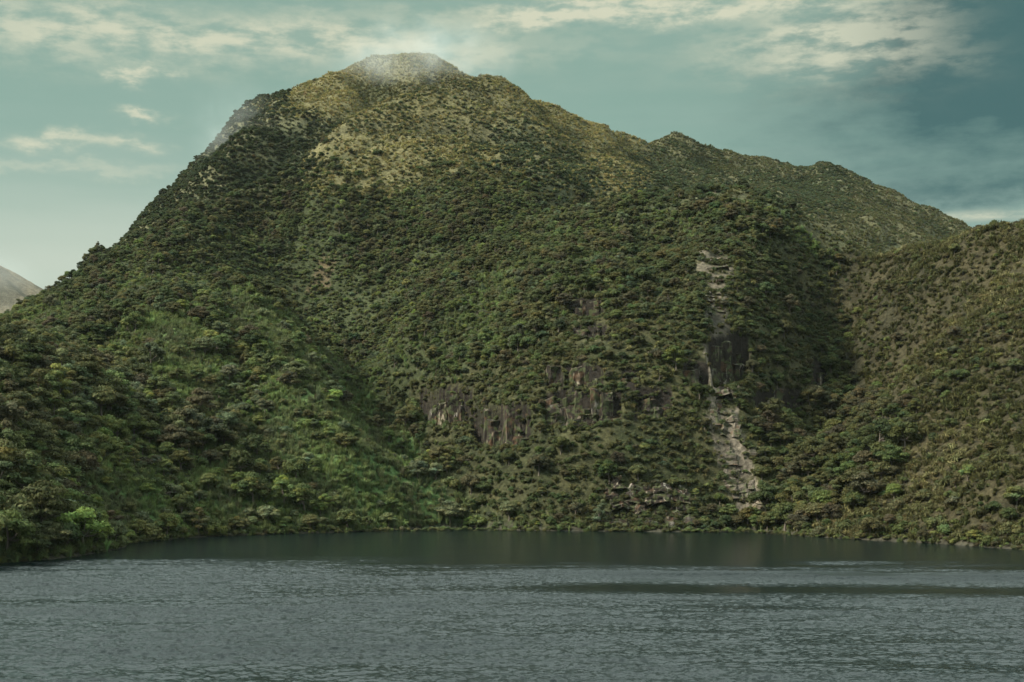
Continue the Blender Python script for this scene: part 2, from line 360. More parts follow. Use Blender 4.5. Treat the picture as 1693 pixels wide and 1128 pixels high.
def zones(X, Y, Z, wob=16.0, dither=0.0):
    """cover shares at points of the land"""
    px = X/Y*F+CX; py = HY-(Z-CAMH)/Y*F
    wx_ = wob*fbm(X/22, Y/22, 3, 51); wy_ = wob*fbm(X/22+40, Y/22, 3, 57)
    big_w = np.where(Y > 620, 26.0, 10.0)
    qx, qy = px+wx_+big_w*fbm(X/60, Y/60, 3, 61), py+wy_+big_w*0.8*fbm(X/60+20, Y/60, 3, 63)
    if dither:
        dd = dither*np.where(Y > 620, 1.0, 0.5); qx = qx+rng.normal(0, 1, X.shape)*dd; qy = qy+rng.normal(0, 0.7, X.shape)*dd
    near = Y < 640
    def z(polys, ok=True):
        r = np.zeros(px.shape, bool)
        for p in polys: r |= inpoly(qx, qy, p)
        return r & ok
    d = dict(cane=z(Z_CANE, near), gold=z(Z_GOLD, Y > 655), dark_scrub=z(Z_DARK_SCRUB), flank=z(Z_FLANK, Y > 530), face=z(Z_FACE, near), hollow=z(Z_HOLLOW, near), soil=z(Z_SOIL, near))
    d['dull'] = z(Z_DULL, Y > 655)
    d['gold2'] = z(Z_GOLD2, Y > 560) & ~d['gold']
    d['rhill'] = z(Z_RHILL, (Y < 560)) & ~d['hollow']
    d['scar'] = np.zeros(px.shape, bool)
    for p in Z_SCAR: d['scar'] |= inpoly(px+0.45*wx_, py+0.45*wy_, p)
    d['scar'] &= near & (fbm(X/5, Y/5, 3, 67) > -0.20)
    d['px'], d['py'] = px, py
    rest = ~(d['gold']|d['gold2']|d['flank']|d['face']|d['hollow']|d['rhill']|d['cane']) 
    hi = rest & (Y > 760)
    d['flank'] |= hi & (px < 480); d['gold'] |= hi & (px >= 480) & (px < 1050); d['gold2'] |= hi & (px >= 1050); d['rhill'] |= rest & (Y <= 760) & (px > 1390)
    d['forest'] = ~(d['gold']|d['gold2']|d['flank']|d['face']|d['hollow']|d['rhill']|d['cane'])
    return d

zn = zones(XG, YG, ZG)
ground = np.empty(XG.shape+(3,)); ground[:] = (0.034, 0.040, 0.018)
big = fbm(XG/26, YG/26, 4, 71); med = fbm(XG/7, YG/7, 3, 77)
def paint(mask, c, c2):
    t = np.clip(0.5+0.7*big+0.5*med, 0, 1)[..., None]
    m = mask.astype(float)[..., None]; t = np.clip(t+0.55*CURV[..., None]*(YG > 600)[..., None], 0, 1)  # crests painted lighter, gullies darker, to bring out the relief
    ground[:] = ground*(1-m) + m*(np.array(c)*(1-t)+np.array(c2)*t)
paint(zn['cane'], (0.05, 0.085, 0.03), (0.075, 0.11, 0.04))
paint(zn['gold'], (0.052, 0.053, 0.026), (0.100, 0.091, 0.044))
paint(zn['gold2'], (0.038, 0.042, 0.022), (0.072, 0.069, 0.036))
paint(zn['dull'], (0.045, 0.046, 0.024), (0.075, 0.070, 0.036))
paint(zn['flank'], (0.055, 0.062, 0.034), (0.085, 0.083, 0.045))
paint(zn['dark_scrub'], (0.045, 0.055, 0.030), (0.085, 0.083, 0.045))
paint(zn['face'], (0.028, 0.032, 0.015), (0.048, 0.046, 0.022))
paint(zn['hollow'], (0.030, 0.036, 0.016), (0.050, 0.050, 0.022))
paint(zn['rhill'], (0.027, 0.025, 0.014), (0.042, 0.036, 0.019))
paint(zn['scar'] & (YG < 470), (0.042, 0.037, 0.027), (0.150, 0.126, 0.096))
paint(zn['scar'] & (YG >= 470), (0.045, 0.042, 0.027), (0.100, 0.085, 0.062))
paint(zn['soil'], (0.075, 0.060, 0.034), (0.10, 0.075, 0.04))
ground[WALLMASK > 0] = (0.017, 0.014, 0.011)
bank = (ZG < 1.2)
ground[bank] = (0.045, 0.042, 0.030)

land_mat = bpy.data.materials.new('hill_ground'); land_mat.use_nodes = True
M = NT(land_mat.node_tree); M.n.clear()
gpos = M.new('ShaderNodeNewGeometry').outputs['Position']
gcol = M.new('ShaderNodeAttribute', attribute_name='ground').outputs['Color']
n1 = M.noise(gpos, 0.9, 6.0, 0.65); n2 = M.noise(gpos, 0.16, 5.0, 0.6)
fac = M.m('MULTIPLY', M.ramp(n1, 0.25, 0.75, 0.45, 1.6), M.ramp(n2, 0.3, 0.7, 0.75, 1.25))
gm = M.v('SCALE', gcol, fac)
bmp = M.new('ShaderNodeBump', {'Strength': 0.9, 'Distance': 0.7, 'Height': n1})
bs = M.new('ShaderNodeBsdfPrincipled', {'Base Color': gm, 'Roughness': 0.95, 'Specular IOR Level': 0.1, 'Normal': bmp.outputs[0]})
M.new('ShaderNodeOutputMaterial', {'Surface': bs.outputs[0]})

def grid_faces(ni, nj):
    a = (np.arange(ni-1)[:, None]*nj + np.arange(nj-1)[None]).ravel()
    return np.stack([a, a+1, a+nj+1, a+nj], 1)
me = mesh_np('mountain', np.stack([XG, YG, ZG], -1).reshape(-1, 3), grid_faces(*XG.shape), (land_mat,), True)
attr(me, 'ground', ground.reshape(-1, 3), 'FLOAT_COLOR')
mountain = tag(obj('mountain', me), 'broad green mountain with golden grass summit rising from the lake', None, None, 'structure')

# far misty hill beyond the left shoulder, a rounded cone with gullies
def far_hill():
    n = 120; u = np.linspace(-1, 1, n); U, V = np.meshgrid(u, u)
    cx, cyy = (-28-CX)/F*1900, 1900.0
    X = cx+U*330; Y = cyy+V*330
    R = np.sqrt((U*1.0)**2+(V*0.9)**2)
    Z = 292-40*R**1.3*9.0*0.58 - 22*R
    an = np.arctan2(V, U)
    Z = Z + 5*fbm(X/60, Y/60, 4, 91)*np.clip(R*3, 0, 1) - 9*np.abs(fbm(an*2.2, R*1.5, 3, 95))*np.clip(R*4, 0, 1)
    me = mesh_np('far_hill', np.stack([X, Y, np.maximum(Z, -20)], -1).reshape(-1, 3), grid_faces(n, n), (land_mat,), True)
    g = np.empty((n*n, 3)); t = np.clip(0.5+1.2*fbm(X/45, Y/45, 4, 97), 0, 1).ravel()[:, None]
    g[:] = np.array((0.150, 0.125, 0.085))*t + np.array((0.085, 0.078, 0.058))*(1-t)
    attr(me, 'ground', g, 'FLOAT_COLOR')
    return tag(obj('far_hill', me), 'rounded brown hill in mist beyond the wooded shoulder', None, None, 'structure')
far_hill()
print('land', round(time.time()-T0, 1))

# ============================================================ lake
def ripple_mask(X, Y):
    """how strongly the wind roughens the water: calm under the far wall, ruffled further out"""
    px = X/Y*F+CX
    n = fbm(X/60, Y/16, 3, 111); n2 = fbm(X/25, Y/5, 3, 117)
    edge = np.interp(px, [-300, 0, 150, 300, 600, 1000, 1300, 1693, 2100], [300, 285, 288, 283, 266, 262, 257, 255, 250])
    r = 1-sstep(Y + 26*n + 16*n2 + 5*fbm(X/7, Y/2.5, 2, 119), edge-26, edge+24)
    strip = sstep(px, 720, 1080)*np.exp(-((Y-np.interp(px, [800,1100,1693],[224,221,215])+2*n2)/8.0)**2)
    r = r*(1-0.97*np.clip(1.3*strip, 0, 1))
    far_streak = np.exp(-((px-1420)/130)**2)*np.exp(-((Y-277+3*n2)/4.0)**2)
    r = np.maximum(r, 0.8*far_streak)
    smooth_band = sstep(px, 750, 1150)*np.exp(-((Y-np.interp(px, [800,1100,1693],[252,244,240])+2*n2)/9)**2)
    fleck = np.clip(n2*1.6-0.45, 0, 1)
    return np.clip(r*(0.85+0.45*n+0.16*n2) + 0.7*smooth_band*r + 0.16*fleck, 0.0, 1.4), smooth_band
wpx = np.concatenate([np.linspace(-900, -40, 60)[:-1], np.linspace(-40, 1733, 640), np.linspace(1733, 2600, 60)[1:]])
wy_ = np.concatenate([np.linspace(45, 118, 60)[:-1], np.linspace(118, 305, 640), np.linspace(305, 460, 60)[1:]])
WPX, WY = np.meshgrid(wpx, wy_); WX = (WPX-CX)/F*WY
rp, sb = ripple_mask(WX, WY)
def waves(X, Y, r):
    # short wind chop: crests lie roughly across the view
    qx = X+0.8*fbm(X/5, Y/5, 2, 201); qy = Y+0.8*fbm(X/5+9, Y/5, 2, 203)
    h = 0.05*fbm(qx/6.0, qy/4.0, 1, 209) + 0.075*ridged(qx/2.7, qy/1.9, 2, 211) + 0.055*ridged((qx+0.3*qy)/1.5, (qy-0.2*qx)/1.05, 1, 221)
    return h*r*WAVE
WAVE = 4.0
me = mesh_np('lake', np.stack([WX, WY, waves(WX, WY, np.maximum(rp, 0.07))], -1).reshape(-1, 3), grid_faces(*WX.shape), (), True)
attr(me, 'ripple', rp.ravel()); attr(me, 'smoothness', sb.ravel())
wm = bpy.data.materials.new('lake_water'); wm.use_nodes = True
M = NT(wm.node_tree); M.n.clear()
pos = M.new('ShaderNodeNewGeometry').outputs['Position']
amp = M.new('ShaderNodeAttribute', attribute_name='ripple').outputs['Fac']
smb = M.new('ShaderNodeAttribute', attribute_name='smoothness').outputs['Fac']
k = lambda scale, sc, d: M.v('SUBTRACT', M.noise(M.v('MULTIPLY', pos, sc), scale, d, 0.6, out=1, dist=0.4), (0.5, 0.5, 0.5))
wa, wb, wc = k(0.85, (0.8, 1.15, 1), 3.0), k(2.4, (0.8, 1.2, 1), 3.0), k(0.12, (0.6, 1.4, 1), 2.0)
amp_big = M.m('MULTIPLY', amp, M.m('SUBTRACT', 1.0, M.m('MULTIPLY', smb, 0.65)))
sl_ = M.v('ADD', M.v('ADD', M.v('SCALE', wa, M.m('MULTIPLY', amp_big, 0.35)), M.v('SCALE', wb, M.m('MULTIPLY', amp, 0.9))), M.v('SCALE', wc, M.m('MULTIPLY', amp, 0.0)))
calm = M.v('SCALE', wb, 0.4)
nv = M.v('NORMALIZE', M.v('ADD', M.v('MULTIPLY', M.v('ADD', sl_, calm), (1, 1, 0)), M.new('ShaderNodeNewGeometry').outputs['Normal']))
bs = M.new('ShaderNodeBsdfPrincipled', {'Base Color': (0.0015, 0.0058, 0.0058, 1), 'Roughness': M.m('MINIMUM', M.m('ADD', M.m('MULTIPLY_ADD', amp, 0.16, 0.16), M.m('MULTIPLY', smb, 0.2)), 0.55), 'IOR': 1.333, 'Specular IOR Level': 0.5, 'Normal': nv})
M.new('ShaderNodeOutputMaterial', {'Surface': bs.outputs[0]})
me.materials.append(wm)
lake = tag(obj('lake', me), 'dark green crater lake with wind ripples', None, None, 'structure')

# ============================================================ rock: cliffs of upright blocks, the slide scar
def rock_material(name, a, b, stain, amount):
    mt = bpy.data.materials.new(name); mt.use_nodes = True
    M = NT(mt.node_tree); M.n.clear()
    pos = M.new('ShaderNodeNewGeometry').outputs['Position']; rnd = M.new('ShaderNodeObjectInfo').outputs['Random']
    n1 = M.noise(pos, 0.8, 7.0, 0.65); n2 = M.noise(M.v('MULTIPLY', pos, (1.0, 1.0, 0.14)), 0.75, 4.0, 0.55); n3 = M.noise(pos, 0.3, 4.0)
    c = M.mix(n1, c4(a), c4(b))
    c = M.mix(M.m('MULTIPLY', M.ramp(n2, 0.55, 0.64), M.m('MULTIPLY', M.ramp(rnd, 0.1, 0.9, 0.2, 1.0), amount)), c, c4(stain))
    c = M.mix(M.ramp(n3, 0.52, 0.66, 0.0, 0.7), c, (0.080, 0.043, 0.022, 1))
    c = M.mix(M.ramp(M.noise(pos, 0.55, 5.0), 0.47, 0.60, 0.0, 0.85), c, (0.050, 0.058, 0.024, 1))
    bmp = M.new('ShaderNodeBump', {'Strength': 1.0, 'Distance': 0.6, 'Height': M.m('ADD', n1, n2)})
    bs = M.new('ShaderNodeBsdfPrincipled', {'Base Color': c, 'Roughness': 0.9, 'Specular IOR Level': 0.2, 'Normal': bmp.outputs[0]})
    M.new('ShaderNodeOutputMaterial', {'Surface': bs.outputs[0]})
    return mt
dark_rock = rock_material('dark_rock', (0.009, 0.0075, 0.006), (0.030, 0.022, 0.015), (0.27, 0.225, 0.165), 0.9)
grey_rock = rock_material('grey_rock', (0.014, 0.012, 0.010), (0.044, 0.035, 0.027), (0.27, 0.24, 0.20), 0.9)
pale_rock = rock_material('pale_rock', (0.042, 0.036, 0.028), (0.130, 0.108, 0.083), (0.27, 0.23, 0.18), 0.7)

def block_mesh(seed):
    """an upright broken block in a 1 x 1 x 1 box, its foot at z=0: a four- or five-sided prism in uneven courses with ledges"""
    g = np.random.default_rng(seed); k = 8; rows = 6
    base = np.array([(-.5,-.5),(0,-.56),(.5,-.5),(.54,0),(.5,.5),(0,.5),(-.5,.5),(-.54,0)])*np.array((1.0, 1.0)); base = base+g.normal(0, 0.07, base.shape)
    V = []
    for i in range(rows):
        t = i/(rows-1); s = (1.05-0.16*t)*g.uniform(0.86, 1.08); ox, oy = g.normal(0, 0.05, 2)
        for (a, b) in base:
            V.append((ox+s*a+g.normal(0, .045), oy+s*b+g.normal(0, .045), t+g.normal(0, 0.045)*(i > 0)))
    V.append((g.normal(0, .1), g.normal(0, .1), 1.05)); F_ = []
    for i in range(rows-1):
        for j in range(k):
            a, b = i*k+j, i*k+(j+1) % k; F_ += [(a, b, b+k), (a, b+k, a+k)]
    top = (rows-1)*k
    F_ += [(top+j, top+(j+1) % k, len(V)-1) for j in range(k)]
    return np.array(V), np.array(F_)
BLOCKS = {}
def block(seed, mt):
    key = (seed, mt.name)
    if key not in BLOCKS: v, f = block_mesh(seed); BLOCKS[key] = mesh_np('rock_block', v, f, (mt,))
    return BLOCKS[key]
KEEP_OUT = []      # photo boxes where no tree may stand in front of bare rock
from mathutils import Matrix, Vector
TOPS = []          # points along cliff tops and feet where bushes and grass hang on
def cliff(name, label, x0, x1, ytop, ybot, nx, mt, mt2=None, share2=0.0, rows=1, stand=0.45, jitter=1.0, cat='cliff', proud=0.35):
    """a rock wall that fills a photo box: blocks bedded in the slope, standing a little steeper than it"""
    g = random.Random(sum(map(ord, label)))
    b = Vector(locate((x0+x1)/2, ybot)); root = bpy.data.objects.new(name, None); COL.objects.link(root); root.location = b
    tag(root, label, cat)
    KEEP_OUT.append((x0-2, x1+2, ytop, ybot+(9 if cat != 'landslide' else 16)))
    upright = proud > 0.3
    for rr in range(rows):
        ya, yb = ytop+(ybot-ytop)*rr/rows, ytop+(ybot-ytop)*(rr+1)/rows
        if upright: ya, yb = (ytop, ybot) if rr == 0 else (ytop+0.45*(ybot-ytop), ybot)
        for i in range(nx):
            px = x0+(x1-x0)*(i+0.5+g.uniform(-0.45, 0.45)*jitter)/nx
            if g.random() < 0.12*jitter: continue
            big_ = g.choice((0.55, 0.75, 1.0, 1.0, 1.3)); edge = abs((i+0.5)/nx*2-1)**2
            if upright:
                j, ib, it = col_rows(px, ya+(yb-ya)*(0.25*edge+g.uniform(-0.08, 0.42)*jitter), yb-(yb-ya)*0.12*edge)
                jj, i2, itop = col_rows(px, ytop, ybot)
                yw = GY[itop]-(2.6 if rr else 1.5)-g.uniform(0, 1.3); zb = ZG0[i2, jj]-0.8; zt = ZG0[it, j]*0.985+g.uniform(-0.5, 0.4)
                p0 = np.array(((px-CX)/F*yw, yw, zb)); p1 = np.array((p0[0], yw+0.6, zt))
                w = (x1-x0)/nx/F*yw*g.uniform(1.1, 2.1)*big_; dp = g.uniform(2.0, 4.0); h = max(zt-zb, 1.5)
                ax = Vector((g.uniform(-.07, .07), g.uniform(0.02, 0.16), 1)).normalized()
            else:
                p0 = np.array(locate(px, yb+g.uniform(-0.22, 0.12)*(yb-ya))); p1 = np.array(locate(px, ya+g.uniform(-0.18, 0.3)*(yb-ya)))
                run = p1-p0; ln = max(np.linalg.norm(run), 1.0)
                ax = Vector(run/ln*(1-stand)+np.array((g.uniform(-.16, .16), 0, stand))).normalized()
                w = (x1-x0)/nx/F*p0[1]*g.uniform(1.0, 1.6)*big_; dp = w*g.uniform(1.1, 1.7); h = (yb-ya)/F*p0[1]*g.uniform(0.8, 1.3)*(0.6+0.4*big_)
            xa = Vector((1, g.uniform(-0.35, 0.35), g.uniform(-0.06, 0.06))); ya_ = ax.cross(xa).normalized(); xa = ya_.cross(ax).normalized()
            o = bpy.data.objects.new('rock_block', block(g.randrange(10), mt2 if (mt2 and g.random() < share2) else mt)); COL.objects.link(o); o.parent = root
            o.rotation_euler = Matrix((xa, ya_, ax)).transposed().to_euler()
            o.location = Vector(p0)-Vector(b)+ya_*(0.5*dp-proud*min(w, 3.0)*g.uniform(0.3, 1.0))-ax*0.4
            o.scale = (w, dp, h+0.4)
            if upright:
                if rr == 0:
                    for _ in range(1): TOPS.append((px, ytop, np.array((p1[0]+g.uniform(-1, 1), p1[1]+g.uniform(0.2, 2.0), zt-0.2+g.uniform(-0.3, 0.3)))))
                    if g.random() < 0.7: TOPS.append((px, ybot, p0+np.array((g.uniform(-1, 1), -g.uniform(0.8, 2.2), 0.6))))
                    if g.random() < 0.3: TOPS.append((px, ybot, p0+np.array((g.uniform(-1, 1), -0.5*w-0.3, g.uniform(0.25, 0.75)*h))))
            elif g.random() < 0.3: TOPS.append((px, yb, p0))
    return root
cliff('rock_cliff', 'dark cliff with pale vertical streaks above the wooded gully', 692, 784, 648, 712, 8, dark_rock, grey_rock, 0.3, rows=2)
cliff('rock_cliff', 'tallest black cliff of upright columns in the middle of the face', 780, 880, 672, 752, 8, dark_rock, grey_rock, 0.15, rows=2)
cliff('rock_cliff', 'wide dark cliff with grey lower blocks beside the tallest cliff', 898, 1030, 652, 718, 11, dark_rock, grey_rock, 0.3, rows=2)
cliff('rock_stack', 'small square black rock stack above the wide dark cliff', 902, 932, 608, 650, 3, dark_rock)
cliff('rock_outcrop', 'grey broken rock outcrop beside the small square stack', 934, 1000, 606, 652, 6, grey_rock, dark_rock, 0.4, rows=2)
cliff('rock_outcrop', 'low black rock hump above the right end of the wide cliff', 1022, 1058, 617, 641, 3, dark_rock)
cliff('rock_outcrop', 'black rock ledge high on the middle of the face', 938, 1000, 498, 530, 5, dark_rock, grey_rock, 0.3)
cliff('rock_outcrop', 'dark rock ledge just below the highest ledge of the face', 945, 1010, 540, 566, 5, dark_rock, grey_rock, 0.2)
cliff('rock_cliff', 'grey slab cliff at the head of the lower landslide scar', 1170, 1238, 556, 642, 5, grey_rock, dark_rock, 0.45, rows=2)
cliff('rock_cliff', 'smooth violet grey slab standing alone beside the right gully', 1336, 1368, 604, 652, 3, grey_rock, jitter=0.6)
cliff('rock_outcrop', 'black rocks in a row beside the landslide scar', 1236, 1330, 648, 690, 7, dark_rock, grey_rock, 0.2)
cliff('rock_outcrop', 'dark broken rocks on the left edge of the landslide scar', 1128, 1172, 600, 650, 4, dark_rock, grey_rock, 0.3)
cliff('rock_outcrop', 'dark rock wall half hidden by bushes between the wide cliff and the landslide', 1046, 1112, 652, 700, 6, dark_rock, grey_rock, 0.3, rows=2)
cliff('landslide_scar', 'pale bare landslide scar of broken rock below the grey slab', 1172, 1218, 650, 728, 4, pale_rock, grey_rock, 0.12, rows=4, proud=0.18, stand=0.12, cat='landslide')
cliff('landslide_scar', 'pale rock chute at the foot of the landslide near the water', 1204, 1244, 742, 836, 3, pale_rock, grey_rock, 0.15, rows=5, proud=0.18, stand=0.12, cat='landslide')
cliff('landslide_scar', 'small pale rock patch halfway up the landslide line', 1168, 1194, 486, 522, 3, pale_rock, grey_rock, 0.3, rows=4, proud=0.15, stand=0.1, cat='landslide')
cliff('landslide_scar', 'highest pale stones of the landslide on bare brown soil', 1164, 1204, 424, 450, 4, pale_rock, grey_rock, 0.3, rows=3, proud=0.08, stand=0.1, cat='landslide')
cliff('rock_outcrop', 'dark bare rock bank at the waterline under the face', 1000, 1140, 806, 874, 9, dark_rock, grey_rock, 0.3, rows=4, stand=0.15, proud=0.2)

# ============================================================ plants: prototypes
def leaf_material(name, rough=0.6, trans=0.25):
    mt = bpy.data.materials.new(name); mt.use_nodes = True
    M = NT(mt.node_tree); M.n.clear()
    tint = M.new('ShaderNodeAttribute', attribute_name='tint', attribute_type='INSTANCER').outputs['Color']
    lv = M.new('ShaderNodeAttribute', attribute_name='leaf').outputs['Color']
    c = M.mix(1.0, tint, lv, 'MULTIPLY')
    bs = M.new('ShaderNodeBsdfPrincipled', {'Base Color': c, 'Roughness': rough, 'Specular IOR Level': 0.07})
    tr = M.new('ShaderNodeBsdfTranslucent', {'Color': c})
    mx = M.new('ShaderNodeMixShader', {0: trans, 1: bs.outputs[0], 2: tr.outputs[0]})
    M.new('ShaderNodeOutputMaterial', {'Surface': mx.outputs[0]})
    return mt
leaf_mat = leaf_material('leaves'); blade_mat = leaf_material('grass_blades', 0.7, 0.3)
bark_mat = bpy.data.materials.new('bark'); bark_mat.use_nodes = True
M = NT(bark_mat.node_tree); M.n.clear()
n = M.noise(M.new('ShaderNodeTexCoord').outputs['Object'], 5.0, 5.0)
bs = M.new('ShaderNodeBsdfPrincipled', {'Base Color': M.mix(n, (0.05, 0.04, 0.03, 1), (0.16, 0.13, 0.10, 1)), 'Roughness': 0.9})
M.new('ShaderNodeOutputMaterial', {'Surface': bs.outputs[0]})

def unit(v): return v/np.maximum(np.linalg.norm(v, axis=-1, keepdims=True), 1e-9)
def leaf_quads(c, nrm, size, g, aspect=1.5):
    """quads at c facing nrm"""
    n = len(c); r = unit(g.normal(size=(n, 3))); t = unit(np.cross(nrm, r)); b = np.cross(nrm, t)
    s = size[:, None]; a = t*s*aspect*0.5; d = b*s*0.5
    # a pointed leaf-spray outline: four corners pulled unevenly
    j = g.uniform(0.55, 1.25, size=(n, 4, 1))
    v = np.stack([c-a*j[:,0], c+d*j[:,1], c+a*j[:,2], c-d*j[:,3]], 1)
    return v.reshape(-1, 3)
def tube(p, r, sides=6):
    p = np.asarray(p, float); vs, fs = [], []
    for i in range(len(p)):
        d = p[min(i+1, len(p)-1)]-p[max(i-1, 0)]; d = d/np.linalg.norm(d)
        u = np.cross(d, (0.3, 0.9, 0.1)); u /= np.linalg.norm(u); w = np.cross(d, u)
        for k in range(sides):
            a = 2*math.pi*k/sides; vs.append(p[i]+r[i]*(math.cos(a)*u+math.sin(a)*w))
    for i in range(len(p)-1):
        for k in range(sides):
            fs.append((i*sides+k, i*sides+(k+1) % sides, (i+1)*sides+(k+1) % sides, (i+1)*sides+k))
    return np.array(vs), np.array(fs)
def make_tree(kind, seed):
    """returns trunk (v, f) and crown (v, leaf colour); the crown is about 6 m across"""
    g = np.random.default_rng(seed); lobes = []
    if kind == 'umbrella':       # tiers of flat plates
        H = g.uniform(5.2, 6.2)
        for k in range(20):
            a = g.uniform(0, 6.28); r = 2.5*math.sqrt(g.uniform(0.0, 1.0)); z = H-0.36*r*r-g.uniform(0, 0.5)-(1.3 if g.random() < 0.3 else 0)
            lobes.append((r*math.cos(a), r*math.sin(a), z, g.uniform(0.7, 1.25), g.uniform(0.7, 1.25), g.uniform(0.5, 0.72)))
    elif kind == 'round':
        H = g.uniform(4.6, 5.4)
        for k in range(22):
            d = unit(g.normal(size=3)); d[2] = abs(d[2])*1.1-0.25; q = g.uniform(0.75, 1.0)
            lobes.append((2.0*q*d[0], 2.0*q*d[1], 2.7+2.0*q*d[2], g.uniform(0.7, 1.1), g.uniform(0.7, 1.1), g.uniform(0.55, 0.8)))
    elif kind == 'tall':
        H = g.uniform(6.5, 7.4)
        for k in range(18):
            z = g.uniform(1.6, H-0.4); w = 1.9*(1-abs(z/H-0.5)**1.6*1.7); a = g.uniform(0, 6.28); r = w*math.sqrt(g.random())
            lobes.append((r*math.cos(a), r*math.sin(a), z, g.uniform(0.6, 1.05), g.uniform(0.6, 1.05), g.uniform(0.4, 0.65)))
    else:                        # low dome that reaches the ground
        H = 2.6
        for k in range(12):
            d = unit(g.normal(size=3)); d[2] = abs(d[2]); q = g.uniform(0.7, 1.0)
            lobes.append((1.7*q*d[0], 1.7*q*d[1], 0.3+1.7*q*d[2], g.uniform(0.6, 0.95), g.uniform(0.6, 0.95), g.uniform(0.45, 0.7)))
    V, L = [], []
    for (x, y, z, rx, ry, rz) in lobes:
        n = int(150*rx*ry+50) if kind != 'dome' else int(130*rx*ry+30)
        d = unit(g.normal(size=(n, 3))); d[:, 2] = np.where(g.random(n) < 0.72, np.abs(d[:, 2]), d[:, 2])
        q = g.uniform(0.72, 1.08, size=(n, 1)); stray = g.random((n, 1)) < 0.16; q = np.where(stray, g.uniform(1.05, 1.42, size=(n, 1)), q)
        c = np.array((x, y, z)) + d*q*np.array((rx, ry, rz))
        nr = unit(d*np.array((1/rx, 1/ry, 1/rz)) + 0.50*g.normal(size=(n, 3)))
        sz = g.uniform(0.17, 0.40, n)*np.where(stray[:, 0], 0.75, 1.0)
        V.append(leaf_quads(c, nr, sz, g))
        lobe_t = g.uniform(0.8, 1.2); hue = g.normal(0, 0.07)
        b = lobe_t*g.uniform(0.7, 1.3, n)
        col = np.stack([b*(1+hue+g.normal(0, .05, n)), b, b*(1-hue)], 1)
        L.append(np.repeat(col, 4, 0))
    tv, tf, off = [], [], 0
    def addt(p, r):
        nonlocal off
        v, f = tube(p, r); tv.append(v); tf.append(f+off); off += len(v)
    fork = np.array((g.normal(0, .12), g.normal(0, .12), (0.42 if kind != 'dome' else 0.3)*H))
    addt([(0, 0, -1.0), (0.05, 0.02, 0.3*H*0.5), fork], [0.26, 0.19, 0.15] if kind != 'dome' else [0.12, 0.1, 0.08])
    for (x, y, z, *_r) in lobes[::3]:
        e = np.array((x, y, z-0.1)); mid = (fork+e)/2+np.array((0, 0, -0.25))
        addt([fork*0.98, mid, e], [0.11, 0.075, 0.03])
    return np.concatenate(tv), np.concatenate(tf), np.concatenate(V), np.concatenate(L)

PROTO = {}     # name -> list of dict(crown=mesh, trunk=mesh, both=object)
def proto_obj(name, me):
    return bpy.data.objects.new(name, me)       # never linked: only the forest refers to it
def build_proto(kind, seeds):
    r = []
    for s in seeds:
        tv, tf, cv, cl = make_tree(kind, s)
        cf = np.arange(len(cv)).reshape(-1, 4)
        crown = mesh_np('crown', cv, cf, (leaf_mat,)); attr(crown, 'leaf', cl, 'FLOAT_COLOR')
        trunk = mesh_np('trunk', tv, tf, (bark_mat,), True)
        both = mesh_np(kind, np.concatenate([cv, tv]), np.concatenate([cf, tf+len(cv)]), (leaf_mat, bark_mat), False, np.r_[np.zeros(len(cf)), np.ones(len(tf))])
        attr(both, 'leaf', np.concatenate([cl, np.ones((len(tv), 3))]), 'FLOAT_COLOR')
        r.append(dict(crown=crown, trunk=trunk, both=proto_obj(kind+'_plant', both)))
    PROTO[kind] = r
build_proto('umbrella', (1, 2, 3, 4)); build_proto('round', (11, 12, 13)); build_proto('tall', (21, 22)); build_proto('dome', (31, 32, 33))

def make_tuft(seed, n, h, spread, width, droop):
    g = np.random.default_rng(seed); V, Fc, L = [], [], []; off = 0
    for k in range(n):
        a = g.uniform(0, 6.28); lean = spread*g.uniform(0.15, 1.0); hh = h*g.uniform(0.6, 1.1)
        d = np.array((math.cos(a), math.sin(a), 0)); side = np.array((-d[1], d[0], 0))*width*g.uniform(0.7, 1.3)
        b = d*g.uniform(0, 0.25)*spread
        p1 = b+d*lean*0.35+np.array((0, 0, hh*0.62)); p2 = b+d*lean*0.95+np.array((0, 0, hh*(1-droop*g.uniform(0.2, 1.0))))
        V += [b-side, b+side, p1+side*0.9, p1-side*0.9, p2+side*0.25, p2-side*0.25]
        Fc += [(off, off+1, off+2, off+3), (off+3, off+2, off+4, off+5)]; off += 6
        t = g.uniform(0.7, 1.3); L += [(t*0.75, t*0.8, t*0.75)]*2+[(t, t, t)]*2+[(t*1.15, t*1.1, t*0.95)]*2
    me = mesh_np('tuft', np.array(V), np.array(Fc), (blade_mat,)); attr(me, 'leaf', np.array(L), 'FLOAT_COLOR')
    return dict(both=proto_obj('tuft_plant', me))
PROTO['tussock'] = [make_tuft(41, 46, 0.95, 0.75, 0.045, 0.5), make_tuft(42, 46, 1.1, 0.85, 0.05, 0.6), make_tuft(43, 40, 0.8, 0.7, 0.05, 0.4)]
PROTO['cane'] = [make_tuft(51, 60, 2.3, 1.2, 0.06, 0.35), make_tuft(52, 60, 2.0, 1.3, 0.07, 0.45)]

